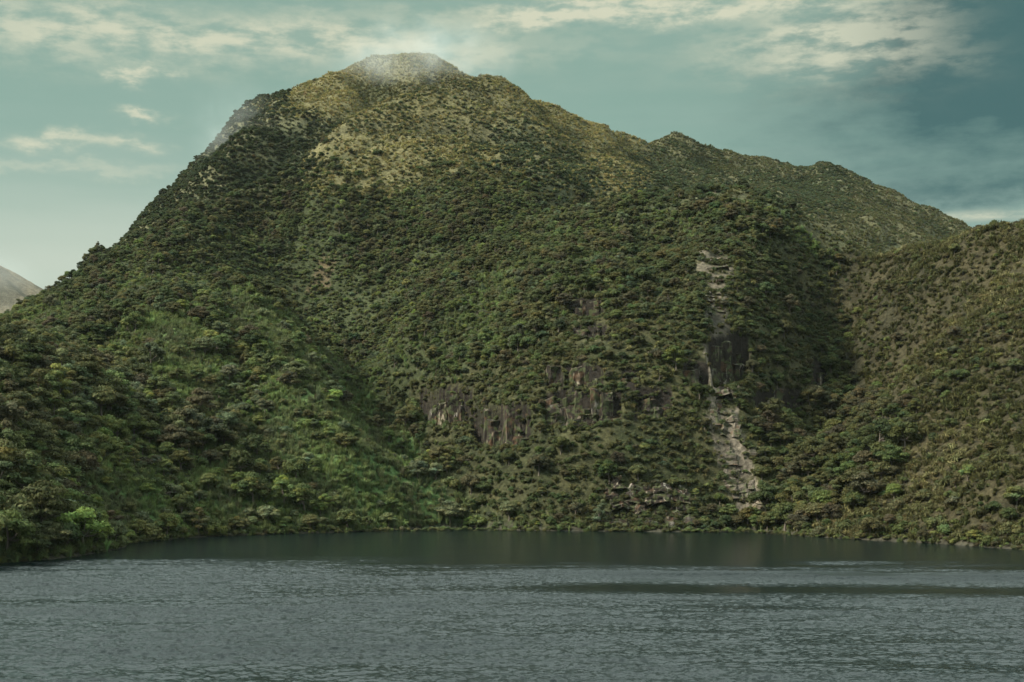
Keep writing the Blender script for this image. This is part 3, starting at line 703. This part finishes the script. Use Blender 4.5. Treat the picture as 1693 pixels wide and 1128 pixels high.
# ============================================================ plants: where they grow
def candidates(n, pxr=(-130, 1820), yr=(255, 1260)):
    y = np.sqrt(rng.uniform(yr[0]**2, yr[1]**2, n)); px = rng.uniform(*pxr, n); x = (px-CX)/F*y
    z = gsample(ZG, x, y)
    return x, y, z
def visible(x, y, z, h, slack=2.0):
    run = gsample(RUN, x, y); return (HY-(z+h-CAMH)/y*F) < run+slack
class Grid:
    def __init__(s, c): s.c = c; s.d = {}
    def ok(s, x, y, r, f=0.5):
        ci, cj = int(x//s.c), int(y//s.c)
        for a in (-1, 0, 1):
            for b in (-1, 0, 1):
                for (qx, qy, qr) in s.d.get((ci+a, cj+b), ()):
                    if (qx-x)**2+(qy-y)**2 < (f*(r+qr))**2: return False
        s.d.setdefault((ci, cj), []).append((x, y, r)); return True

def kept_out(px, py):
    r = np.zeros(px.shape, bool)
    for (a, b, c, d) in KEEP_OUT: r |= (px > a) & (px < b) & (py > c) & (py < d)
    return r
PAL = {  # real leaf colours
    'olive': (0.054, 0.055, 0.022), 'brown': (0.050, 0.045, 0.024), 'deep': (0.040, 0.050, 0.019), 'mid': (0.058, 0.072, 0.024), 'bright': (0.082, 0.104, 0.028),
    'grey': (0.068, 0.078, 0.040), 'blue': (0.040, 0.052, 0.024), 'yellow': (0.090, 0.098, 0.032), 'gold': (0.262, 0.228, 0.096), 'straw': (0.220, 0.200, 0.094), 'tan': (0.118, 0.116, 0.055), 'cane': (0.098, 0.128, 0.048)}
for k_ in ('olive','brown','deep','mid','bright','grey','blue','yellow','cane'): PAL[k_] = tuple(1.55*v for v in PAL[k_])
def pick(weights):
    ks = list(weights); w = np.array([weights[k] for k in ks], float); return ks[rng.choice(len(ks), p=w/w.sum())]
KNAME = ['umbrella', 'round', 'tall', 'dome']

TREES = []     # dict(x,y,z,s,kind,var,rot,col,px,py,zone)
x, y, z = candidates(340000)
d = zones(x, y, z, dither=26.0); px, py = d['px'], d['py']
dens = np.zeros(len(x)); sc = np.ones(len(x)); zname = np.array(['forest']*len(x), dtype=object)
patch = fbm(x/45, y/45, 3, 131); fine_p = fbm(x/14, y/14, 2, 137)
def setz(m, de, s, nm):
    dens[m] = (de if np.ndim(de) == 0 else de[m]); sc[m] = s; zname[m] = nm
setz(d['forest'], 0.95, 1.28, 'forest'); m_ = d['forest'] & (y > 400); setz(m_, 0.95, np.interp(y[m_], [400, 500, 600], [1.0, 0.66, 0.52]), 'forest')
setz(d['cane'], np.clip(0.05+0.7*(patch+0.4*fine_p-0.08), 0.02, 0.6), 0.8, 'cane')
setz(d['face'], np.clip(0.75+0.9*(patch+0.7*fine_p), 0.2, 0.95), 0.66, 'face')
setz(d['hollow'], 0.85, 0.95, 'hollow')
setz(d['rhill'], np.clip(0.10+0.6*(patch+fine_p), 0.02, 0.6), 0.5, 'rhill')
setz(d['rhill'] & (py > 820), 0.55, 0.65, 'rhill')
setz(d['flank'], np.clip(0.7+0.5*patch, 0.25, 0.9), 0.55, 'flank')
setz(d['flank'] & (y > 860), np.clip(0.35+0.5*patch, 0.05, 0.9), 0.38, 'flank')
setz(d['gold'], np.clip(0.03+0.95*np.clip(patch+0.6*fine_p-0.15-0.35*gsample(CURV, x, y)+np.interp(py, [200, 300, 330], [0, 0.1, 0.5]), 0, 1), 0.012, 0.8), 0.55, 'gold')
setz(d['gold'] & ((py < 165) | (y > 900)), np.clip(0.006+0.4*np.clip(patch+0.6*fine_p-0.45, 0, 1), 0.004, 0.5), 0.4, 'gold')
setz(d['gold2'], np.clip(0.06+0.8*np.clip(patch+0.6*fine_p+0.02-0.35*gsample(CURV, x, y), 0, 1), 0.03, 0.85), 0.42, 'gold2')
setz(d['dull'], np.clip(0.30+0.8*(patch+0.7*fine_p), 0.05, 0.8), 0.5, 'gold')
m_ = d['gold2'] & (y < 650); setz(m_, np.clip(0.05+0.6*(patch+0.7*fine_p-0.02), 0.03, 0.5), 0.5, 'gold2')
setz(d['dark_scrub'], np.clip(0.75+0.4*patch, 0.2, 0.9), 0.68, 'dark_scrub')
setz(d['scar'] | d['soil'], 0.20, 0.34, 'scar')
# groves and scrub: the wood changes character every few dozen metres
grove = fbm(x/38, y/46, 3, 181)+0.25*fbm(x/12, y/12, 2, 187)
sc = sc*np.where(zname == 'forest', np.clip(1+1.1*grove, 0.72, 1.5), 1.0)
ok = (z > 0.3) & visible(x, y, z, 5.0) & ~kept_out(px, py) & (rng.random(len(x)) < dens)
grid = Grid(9.0)
for i in np.nonzero(ok)[0]:
    zn_ = zname[i]; q = rng.random()
    gv = grove[i]
    if zn_ == 'forest': kind = pick({'umbrella': 6, 'round': 3, 'tall': 1.6, 'dome': 0.5} if gv > 0.08 else ({'umbrella': 1, 'round': 4, 'tall': 0.7, 'dome': 6} if gv < -0.12 else {'umbrella': 4, 'round': 4, 'tall': 1.3, 'dome': 2}))
    elif zn_ == 'hollow': kind = pick({'umbrella': 5, 'round': 4, 'dome': 1})
    elif zn_ == 'cane': kind = pick({'umbrella': 3, 'round': 4, 'dome': 2})
    elif zn_ == 'flank': kind = pick({'umbrella': 2, 'round': 5, 'dome': 3})
    elif zn_ == 'face': kind = pick({'umbrella': 1, 'round': 3, 'dome': 6})
    else: kind = pick({'dome': 8, 'round': 2})
    if y[i] > 700 and zn_ != 'flank': kind = 'dome'
    s = sc[i]*float(np.clip(rng.lognormal(-0.05, 0.40), 0.42, 1.9))
    if kind == 'dome': s *= 1.15
    if y[i] > 700: s = min(s, 0.72)
    if zn_ == 'flank': s = min(s, 0.62)
    s = min(s, float(np.interp(y[i], [300, 420, 520, 640], [1.85, 1.6, 0.95, 0.8])))
    rad = 3.0*s if kind != 'dome' else 2.2*s
    if kind == 'tall': rad *= 0.75
    if not grid.ok(x[i], y[i], rad, 0.42 if zn_ in ('forest', 'hollow', 'flank', 'dark_scrub') else 0.6): continue
    if zn_ == 'hollow': col = pick({'olive': 5, 'brown': 3, 'deep': 3, 'mid': 1})
    elif zn_ == 'forest' and gv > 0.10 and rng.random() < 0.75: col = pick({'olive': 4, 'brown': 1.6, 'deep': 4})
    elif zn_ == 'forest' and gv < -0.12 and rng.random() < 0.75: col = pick({'mid': 4, 'grey': 3, 'yellow': 2, 'bright': 1, 'olive': 2})
    elif zn_ == 'forest' and px[i] < 640 and y[i] < 500: col = pick({'olive': 4, 'brown': 1.5, 'deep': 2, 'mid': 5, 'grey': 2, 'bright': 0.9, 'yellow': 1.6})
    elif zn_ == 'forest': col = pick({'olive': 5, 'brown': 1.8, 'deep': 3, 'mid': 4, 'grey': 1.3, 'bright': 0.8, 'yellow': 0.9} if y[i] < 480 else {'olive': 5, 'brown': 1, 'deep': 4, 'mid': 3, 'grey': 1.6, 'blue': 2})
    elif zn_ == 'cane': col = pick({'olive': 3, 'brown': 1, 'mid': 4, 'grey': 3, 'deep': 1, 'bright': 1})
    elif zn_ in ('flank', 'dark_scrub'): col = pick({'olive': 1, 'deep': 4, 'blue': 5})
    elif zn_ == 'face': col = pick({'olive': 4, 'deep': 3, 'mid': 2, 'brown': 2, 'blue': 1.5, 'yellow': 0.5})
    elif zn_ == 'rhill': col = pick({'olive': 4, 'brown': 3, 'deep': 2, 'mid': 1, 'yellow': 1})
    else: col = pick({'olive': 3, 'deep': 4, 'blue': 2})
    c = np.array(PAL[col])*{'face': 0.82, 'rhill': 0.85, 'hollow': 0.82, 'flank': 0.74, 'dark_scrub': 0.8}.get(zn_, 1.0)*rng.uniform(0.72, 1.28)*(1+rng.normal(0, .05, 3))  # flank tinted down: shade and haze of that side put into the colour
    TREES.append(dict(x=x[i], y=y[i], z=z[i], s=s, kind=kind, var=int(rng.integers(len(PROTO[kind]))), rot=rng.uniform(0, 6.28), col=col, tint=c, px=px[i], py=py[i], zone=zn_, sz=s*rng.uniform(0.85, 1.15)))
# the two plants that stand out in the photograph
for (a, b, s, kind, col) in ((1672, 556, 0.85, 'dome', 'deep'), (22, 735, 1.25, 'round', 'bright'), (70, 665, 1.2, 'umbrella', 'bright'), (430, 590, 0.95, 'umbrella', 'bright'), (330, 690, 1.45, 'umbrella', 'brown'), (285, 755, 1.5, 'umbrella', 'brown')):
    q = locate(a, b); TREES.append(dict(x=q[0], y=q[1], z=q[2], s=s, kind=kind, var=0, rot=1.0, col=col, tint=np.array(PAL[col]), px=a, py=b, zone='rhill' if a > 1600 else 'forest', sz=s))
for (a, b, q) in TOPS:
    for _ in range(2):
        if rng.random() < 0.75:
            s = rng.uniform(0.28, 0.6); col = pick({'olive': 4, 'deep': 3, 'brown': 2, 'mid': 2}); ox = rng.uniform(-1.5, 1.5)
            TREES.append(dict(x=q[0]+ox, y=q[1]+rng.uniform(-0.6, 1.5), z=q[2]-0.1+rng.uniform(-0.3, 0.8), s=s, kind='dome', var=int(rng.integers(3)), rot=rng.uniform(0, 6.28), col=col, tint=np.array(PAL[col])*rng.uniform(0.8, 1.2), px=a, py=b, zone='ledge', sz=s*0.8))
# branches that hang over the waterline
for (a, b), (c, e) in zip(SHORE[2:], SHORE[3:-3]):
    q0, q1 = np.array(shore_pt(a, b)), np.array(shore_pt(c, e)); n_ = int(np.linalg.norm(q1-q0)/1.1)
    for k in range(n_):
        q = q0+(q1-q0)*(k+rng.random())/n_; out_ = rng.uniform(-0.6, 2.6); x_, y_ = q[0]*(1+out_/q[1]), q[1]+out_
        s = rng.uniform(0.25, 0.62); col = pick({'olive': 4, 'mid': 3, 'yellow': 1, 'deep': 2, 'brown': 1}); z_ = float(gsample(ZG, np.array([x_]), np.array([y_]))[0])
        TREES.append(dict(x=x_, y=y_, z=max(z_, 0.0)+rng.uniform(-0.2, 0.5), s=s, kind='dome', var=int(rng.integers(3)), rot=rng.uniform(0, 6.28), col=col, tint=np.array(PAL[col])*rng.uniform(0.75, 1.2), px=a, py=b, zone='shore', sz=s*rng.uniform(0.7, 1.2)))
print('trees', len(TREES), round(time.time()-T0, 1))

# ------------------------------------------------------------ scattering with geometry nodes (only for what nobody could count)
def scatter(name, label, protos, P3, rot, scl, idx, tint):
    coll = bpy.data.collections.new(name+'_kinds')
    for k, p in enumerate(protos):
        p['both'].name = '%s_%02d' % (name, k); coll.objects.link(p['both'])
    me = bpy.data.meshes.new(name); me.vertices.add(len(P3)); me.vertices.foreach_set('co', np.asarray(P3, np.float32).ravel())
    attr(me, 'spin', rot, 'FLOAT_VECTOR'); attr(me, 'grow', scl, 'FLOAT_VECTOR'); attr(me, 'which', idx, 'INT'); attr(me, 'tint', tint, 'FLOAT_COLOR')
    o = obj(name, me); tag(o, label, None, None, 'stuff')
    ng = bpy.data.node_groups.new(name, 'GeometryNodeTree'); N = ng.nodes
    ng.interface.new_socket('Geometry', in_out='INPUT', socket_type='NodeSocketGeometry'); ng.interface.new_socket('Geometry', in_out='OUTPUT', socket_type='NodeSocketGeometry')
    gi, go = N.new('NodeGroupInput'), N.new('NodeGroupOutput'); ip = N.new('GeometryNodeInstanceOnPoints')
    ci = N.new('GeometryNodeCollectionInfo'); ci.inputs[0].default_value = coll; ci.inputs[1].default_value = True; ci.inputs[2].default_value = True
    def na(nm, t):
        a = N.new('GeometryNodeInputNamedAttribute'); a.data_type = t; a.inputs[0].default_value = nm
        return [s for s in a.outputs if s.enabled and s.name == 'Attribute'][0]
    e2r = N.new('FunctionNodeEulerToRotation')
    L = ng.links.new
    m2p = N.new('GeometryNodeMeshToPoints')
    L(gi.outputs[0], m2p.inputs[0]); L(m2p.outputs[0], ip.inputs['Points']); L(ci.outputs[0], ip.inputs['Instance']); ip.inputs['Pick Instance'].default_value = True
    L(na('which', 'INT'), ip.inputs['Instance Index']); L(na('spin', 'FLOAT_VECTOR'), e2r.inputs[0]); L(e2r.outputs[0], ip.inputs['Rotation']); L(na('grow', 'FLOAT_VECTOR'), ip.inputs['Scale'])
    L(ip.outputs[0], go.inputs[0])
    md = o.modifiers.new('plants', 'NODES'); md.node_group = ng
    return o

# ------------------------------------------------------------ trees one can pick out: things of their own
LOOK = {'olive': 'olive green', 'brown': 'brownish', 'deep': 'dark green', 'mid': 'mid green', 'bright': 'bright green', 'grey': 'grey green', 'blue': 'bluish green', 'yellow': 'yellow green'}
FORM = {'umbrella': 'flat-topped tree', 'round': 'round-crowned tree', 'tall': 'tall narrow tree', 'dome': 'domed shrub'}
NAME = {'umbrella': 'flat_topped_tree', 'round': 'round_crowned_tree', 'tall': 'tall_tree', 'dome': 'domed_shrub'}
PLACES = [(40,900,'at the waterline by the left edge'),(140,890,'on the small wooded point at the waterline'),(300,870,'on the shore past the wooded point'),(430,870,'on the shore below the green spur'),(600,860,'at the water below the cane slope'),
          (780,850,'at the water where the wooded gully ends'),(950,850,'on the shore below the black cliffs'),(1130,850,'on the shore left of the landslide foot'),(1300,855,'on the shore right of the landslide foot'),
          (1420,860,'on the shore under the hollow'),(1600,880,'on the shore under the tussock hill'),(40,790,'low on the slope at the left edge'),(170,790,'above the small wooded point'),(320,790,'low on the green spur'),
          (480,790,'in the cane slope above the shore'),(40,680,'halfway up the slope at the left edge'),(170,680,'in the woods left of the green clearing'),(330,690,'below the green clearing'),(480,690,'on the crest of the green spur'),
          (620,720,'in the wooded gully'),(1300,760,'in the hollow beside the landslide'),(1420,760,'in the middle of the hollow'),(1380,660,'at the top of the hollow'),(60,590,'high in the woods at the left edge'),(200,590,'beside the green clearing'),
          (380,590,'above the green clearing'),(520,590,'at the head of the wooded gully'),(1600,700,'on the tussock hill'),(1550,520,'high on the tussock hill'),(1450,430,'on the crest of the tussock hill'),(1670,556,'alone on the tussock hill'),
          (800,560,'above the black cliffs'),(1000,580,'on the rocky face between the ledges'),(1100,700,'on the face left of the landslide'),(1080,480,'on the upper face'),(1280,560,'on the face right of the grey slab'),(1290,450,'below the grassy crest'),
          (1250,350,'on the grassy crest of the face'),(1380,400,'on the grassy saddle'),(100,480,'on the dark shoulder by the far hill'),(250,450,'on the upper left woods'),(400,450,'in the woods below the left flank'),(600,420,'in the woods below the lower knoll'),
          (800,400,'in the woods under the golden slope'),(200,400,'on the left skyline'),(330,290,'on the left flank skyline'),(450,250,'in the shaded bowl under the summit'),(560,280,'on the left of the lower grassy knoll'),(700,270,'on the lower grassy knoll'),
          (850,290,'on the right of the lower grassy knoll'),(620,200,'on the left of the upper grassy knoll'),(740,195,'on the upper grassy knoll'),(880,220,'on the right of the upper grassy knoll'),(960,290,'in the dark band right of the knolls'),
          (700,130,'near the misty summit'),(900,175,'on the ridge right of the summit'),(1010,240,'low on the ridge right of the summit'),(1110,250,'on the first hump of the far ridge'),(1250,290,'on the middle of the far ridge'),(1370,300,'on the pointed hump of the far ridge'),(1500,360,'at the end of the far ridge')]
PA = np.array([(a, b) for a, b, _ in PLACES], float)
for t in TREES:
    t['app'] = t['s']/t['y']*(1.0 if t['kind'] != 'dome' else 0.75); t['inframe'] = 6 < t['px'] < 1687 and t['py'] < 940
    t['top'] = t['py']-5.0*t['sz']/t['y']*F
# how much of each crown the photograph shows: nearer crowns on the slope below can hide it
def shown(t, near):
    w = 3.0*t['s']/t['y']*F; hits = 0
    for (fx, fy) in ((0, 0.25), (-0.4, 0.45), (0.4, 0.45), (0, 0.6)):
        ax = t['px']+fx*w; ay = t['top']+fy*(t['py']-t['top'])
        hid = False
        for u in near:
            if u is t or u['y'] >= t['y']: continue
            uw = 2.3*u['s']/u['y']*F
            if abs(u['px']-ax) < uw and u['top']+4 < ay < u['py']: hid = True; break
        hits += not hid
    return hits
cell = {}
for t in TREES: cell.setdefault((int(t['px']//60), int(t['py']//60)), []).append(t)
def around(t):
    a, b = int(t['px']//60), int(t['py']//60)
    return [u for i in (-1, 0, 1) for j in (-1, 0, 1) for u in cell.get((a+i, b+j), ())]
def choose(sel, n):
    r = []
    for t in sorted(sel, key=lambda t: -t['app']):
        if shown(t, around(t)) >= 3: r.append(t)
        if len(r) >= n: break
    return r
solo = choose([t for t in TREES if t['kind'] != 'dome' and t['inframe']], 300) + choose([t for t in TREES if t['kind'] == 'dome' and t['inframe'] and t['zone'] in ('gold', 'gold2', 'rhill', 'dark_scrub', 'face')], 200)
sid = {id(t) for t in solo}
ORD = ['first', 'second', 'third', 'fourth', 'fifth', 'sixth', 'seventh', 'eighth', 'ninth', 'tenth', 'eleventh', 'twelfth']
bins = {}
for t in solo:
    k = int(np.argmin(((PA-np.array((t['px'], t['py'])))**2).sum(1))); t['place'] = PLACES[k][2]
    w = t['s']; t['size'] = 'small ' if w < 0.62 else ('large ' if w > 1.15 else '')
    bins.setdefault((t['size'], LOOK[t['col']], FORM[t['kind']], t['place']), []).append(t)
for (sz, lk, fm, pl), ts in bins.items():
    ts.sort(key=lambda t: t['px'])
    for k, t in enumerate(ts):
        base_ = '%s%s %s %s' % (sz, lk, fm, pl)
        t['label'] = base_ if len(ts) == 1 else base_+', '+('leftmost' if k == 0 else 'rightmost' if k == len(ts)-1 else '%s from left' % ORD[min(k, 11)])
for t in solo:
    root = bpy.data.objects.new(NAME[t['kind']], None); COL.objects.link(root); root.location = (t['x'], t['y'], t['z']-0.25*t['s'])
    root.rotation_euler = (0, 0, t['rot']); root.scale = (t['s'], t['s'], t['sz']); root.empty_display_size = 0.5
    tag(root, t['label'], 'shrub' if t['kind'] == 'dome' else 'tree', 'shrubs scattered over the grassy slopes' if t['kind'] == 'dome' else 'trees of the mountain forest')
    p = PROTO[t['kind']][t['var']]
    for nm, m_ in (('crown', p['crown']), ('trunk', p['trunk'])):
        c = bpy.data.objects.new(nm, m_); COL.objects.link(c); c.parent = root; c['tint'] = [float(v) for v in t['tint']]
rest = [t for t in TREES if id(t) not in sid]
allp = [p for k in KNAME for p in PROTO[k]]; offs = {}; o_ = 0
for k in KNAME: offs[k] = o_; o_ += len(PROTO[k])
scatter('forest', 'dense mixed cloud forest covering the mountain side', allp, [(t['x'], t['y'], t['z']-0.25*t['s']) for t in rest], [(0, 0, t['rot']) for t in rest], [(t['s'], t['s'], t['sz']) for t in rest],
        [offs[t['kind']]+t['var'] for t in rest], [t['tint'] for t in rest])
print('solo', len(solo), 'rest', len(rest), round(time.time()-T0, 1))

# ------------------------------------------------------------ low cover: tussocks, cane, undergrowth
def cover(name, label, proto, n, weight, scale, cols, h, yr=(255, 1260), tilt=0.0, sink=0.0):
    x, y, z = candidates(n, yr=yr); d = zones(x, y, z, 22.0, 24.0)
    w, s = weight(d, x, y), scale(d, x, y)
    ok = (z > 0.0) & visible(x, y, z, h) & (rng.random(n) < w)
    i = np.nonzero(ok)[0]; x, y, z, s = x[i], y[i], z[i], s[i]*rng.uniform(0.65, 1.35, len(i))
    d = {k: v[i] for k, v in d.items()}
    tint = cols(d, x, y)*np.where(d['face'] | d['hollow'], 0.84, np.where(d['rhill'], 0.76, np.where(d['flank'], 0.78, 1.0)))[:, None]*rng.uniform(0.75, 1.25, (len(i), 1))*(1+rng.normal(0, 0.05, (len(i), 3)))  # low cover on the flank darkened likewise, its shade painted in
    rot = np.stack([rng.normal(0, tilt, len(i)), rng.normal(0, tilt, len(i)), rng.uniform(0, 6.28, len(i))], 1)
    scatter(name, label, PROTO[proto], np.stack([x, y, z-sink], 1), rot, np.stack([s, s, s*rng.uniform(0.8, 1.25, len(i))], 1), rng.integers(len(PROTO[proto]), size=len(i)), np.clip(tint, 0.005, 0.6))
    print(name, len(i), round(time.time()-T0, 1))
def blend(a, b, t): return np.array(PAL[a])*(1-t[:, None])+np.array(PAL[b])*t[:, None]
def tus_cols(d, x, y):
    t = np.clip(0.5+0.9*fbm(x/30, y/30, 3, 141)+rng.normal(0, 0.14, len(x)), 0, 1)
    c = blend('tan', 'olive', t); t = np.clip(t-0.6*gsample(CURV, x, y)*(y > 600), 0, 1)  # golden crests, olive gullies: grass tone that also paints in relief shading
    g = d['gold']; c[g] = blend('gold', 'olive', np.clip(t*0.85-0.04, 0, 1))[g]
    g = d['dull']; c[g] = blend('tan', 'olive', t)[g]
    g = d['gold2']; c[g] = blend('tan', 'olive', t)[g]
    g = d['rhill']; c[g] = (blend('straw', 'olive', np.clip(t*1.0+0.32, 0, 1)))[g]
    g = d['face']; c[g] = blend('straw', 'olive', np.clip(t*1.0+0.35, 0, 1))[g]
    g = d['hollow']; c[g] = blend('straw', 'mid', t)[g]
    return c
def tus_w(d, x, y):
    p = fbm(x/16, y/16, 3, 151)
    w = np.full(len(x), 0.12); w[d['gold']] = 0.85; w[d['gold2']] = 0.7; w[d['rhill']] = 0.95; w[d['hollow']] = 0.5; w[d['flank'] | d['dark_scrub']] = 0.2
    w[d['face']] = np.clip(0.65+0.8*p, 0.15, 1)[d['face']]; w[d['scar']] = 0.3; w[d['cane']] = 0.25
    return w
cover('grass', 'golden tussock grass over the upper slopes and the side hill', 'tussock', 260000, tus_w, lambda d, x, y: np.where(d['rhill'], 1.9, np.where(y > 640, 1.5, 1.35)), tus_cols, 1.2, tilt=0.25)
cover('undergrowth', 'light green cane thicket in the forest clearings', 'cane', 110000, lambda d, x, y: np.where(d['cane'], 1.0, np.where(d['forest'] & (y < 560), 0.35, 0.0)), lambda d, x, y: np.full(len(x), 0.95),
      lambda d, x, y: blend('cane', 'grey', np.clip(0.4+fbm(x/20, y/20, 2, 161)+rng.normal(0, .2, len(x)), 0, 1)), 2.0, yr=(255, 640), tilt=0.15)
PROTO['low'] = [dict(both=proto_obj('low_plant', p['both'].data)) for p in PROTO['dome']]
def low_cols(d, x, y):
    t = np.clip(0.5+1.0*fbm(x/24, y/24, 3, 171)+rng.normal(0, 0.3, len(x)), 0, 1)
    c = blend('mid', 'olive', t); c[d['rhill']] = blend('tan', 'brown', t)[d['rhill']]; c[d['face']] = blend('olive', 'deep', t)[d['face']]; c[d['flank'] | d['dark_scrub']] = blend('deep', 'blue', t)[d['flank'] | d['dark_scrub']]
    return c
cover('shrubbery', 'low bushes filling the gaps between trees', 'low', 190000, lambda d, x, y: np.where((gsample(ZG, x, y) < 3.5), 1.0, np.where(d['forest'] | d['hollow'], 0.6, np.where(d['face'], 1.0, np.where(d['rhill'], 0.3, np.where(d['flank'] | d['dark_scrub'], 0.6, np.where(d['gold'] | d['gold2'], 0.04, 0.25))))))*(~d['scar']),
      lambda d, x, y: np.where(d['rhill'], 0.36, np.where(y > 640, 0.5, np.where(d['face'], 0.55, 0.45))), low_cols, 1.5, sink=0.2)

# ============================================================ air: mist on the summit, thin haze over everything
def mist(name, label, px, py, dep, rx, ry, rz, density, scale, thr=(0.42, 0.68), seed=0.0):
    u, v = np.meshgrid(np.linspace(0, 2*math.pi, 25)[:-1], np.linspace(0.05, math.pi-0.05, 13))
    V = np.stack([np.sin(v)*np.cos(u), np.sin(v)*np.sin(u), np.cos(v)], -1).reshape(-1, 3)
    n = 24; fs = [(i*n+j, i*n+(j+1) % n, (i+1)*n+(j+1) % n, (i+1)*n+j) for i in range(12) for j in range(n)]
    V = np.vstack([V, [(0, 0, 1), (0, 0, -1)]]); a, b = len(V)-2, len(V)-1
    fs = [f for f in fs]
    tri = [(a, (j+1) % n, j, j) for j in range(n)]
    me = bpy.data.meshes.new(name)
    me.from_pydata([tuple(q) for q in V], [], [tuple(reversed(f)) for f in fs]+[(a, j, (j+1) % n) for j in range(n)]+[(b, 12*n+(j+1) % n, 12*n+j) for j in range(n)])
    mt = bpy.data.materials.new(name); mt.use_nodes = True; M = NT(mt.node_tree); M.n.clear()
    op = M.new('ShaderNodeTexCoord').outputs['Object']
    r = M.new('ShaderNodeVectorMath', {0: op}, operation='LENGTH').outputs['Value']
    wp = M.v('MULTIPLY', M.v('ADD', op, (seed, seed*0.7, 0)), (rx, ry, rz))
    nz = M.noise(wp, scale, 4.0, 0.6, dist=0.6)
    den = M.m('MULTIPLY', M.m('MULTIPLY', M.ramp(nz, thr[0], thr[1]), M.ramp(r, 0.25, 0.98, 1.0, 0.0)), density)
    vol = M.new('ShaderNodeVolumePrincipled', {'Color': (0.70, 0.74, 0.73, 1), 'Density': den, 'Anisotropy': 0.2})
    M.new('ShaderNodeOutputMaterial', {'Volume': vol.outputs[0]})
    me.materials.append(mt); o = obj(name, me); o.location = P(px, py, dep); o.scale = (rx, ry, rz)
    return tag(o, label, None, None, 'stuff')
mist('mist', 'thin white mist clinging to the summit', 694, 106, 975, 80, 72, 36, 0.024, 0.022, (0.36, 0.80))
mist('mist', 'faint mist drifting on the left shoulder below the summit', 395, 232, 880, 36, 60, 44, 0.007, 0.035, (0.36, 0.7), seed=3.1)
mist('mist', 'mist hiding the top of the far hill', -20, 455, 1800, 80, 90, 40, 0.0040, 0.016, (0.25, 0.7), seed=7.7)
def haze_box():
    x0, x1, y0, y1, z0, z1 = -1750, 1950, -60, 2420, -30, 345
    v = [(x0,y0,z0),(x1,y0,z0),(x1,y1,z0),(x0,y1,z0),(x0,y0,z1),(x1,y0,z1),(x1,y1,z1),(x0,y1,z1)]
    me = bpy.data.meshes.new('haze'); me.from_pydata(v, [], [(3,2,1,0),(4,5,6,7),(0,1,5,4),(1,2,6,5),(2,3,7,6),(3,0,4,7)])
    mt = bpy.data.materials.new('haze_air'); mt.use_nodes = True; M = NT(mt.node_tree); M.n.clear()
    vol = M.new('ShaderNodeVolumePrincipled', {'Color': (0.80, 0.92, 0.96, 1), 'Density': HAZE, 'Anisotropy': 0.1})
    M.new('ShaderNodeOutputMaterial', {'Volume': vol.outputs[0]}); me.materials.append(mt)
    return tag(obj('haze', me), 'thin blue air between the lake and the far ridges', None, None, 'stuff')
HAZE = 0.000012
haze_box()
print('total', round(time.time()-T0, 1), 'objects', len(scene.objects))
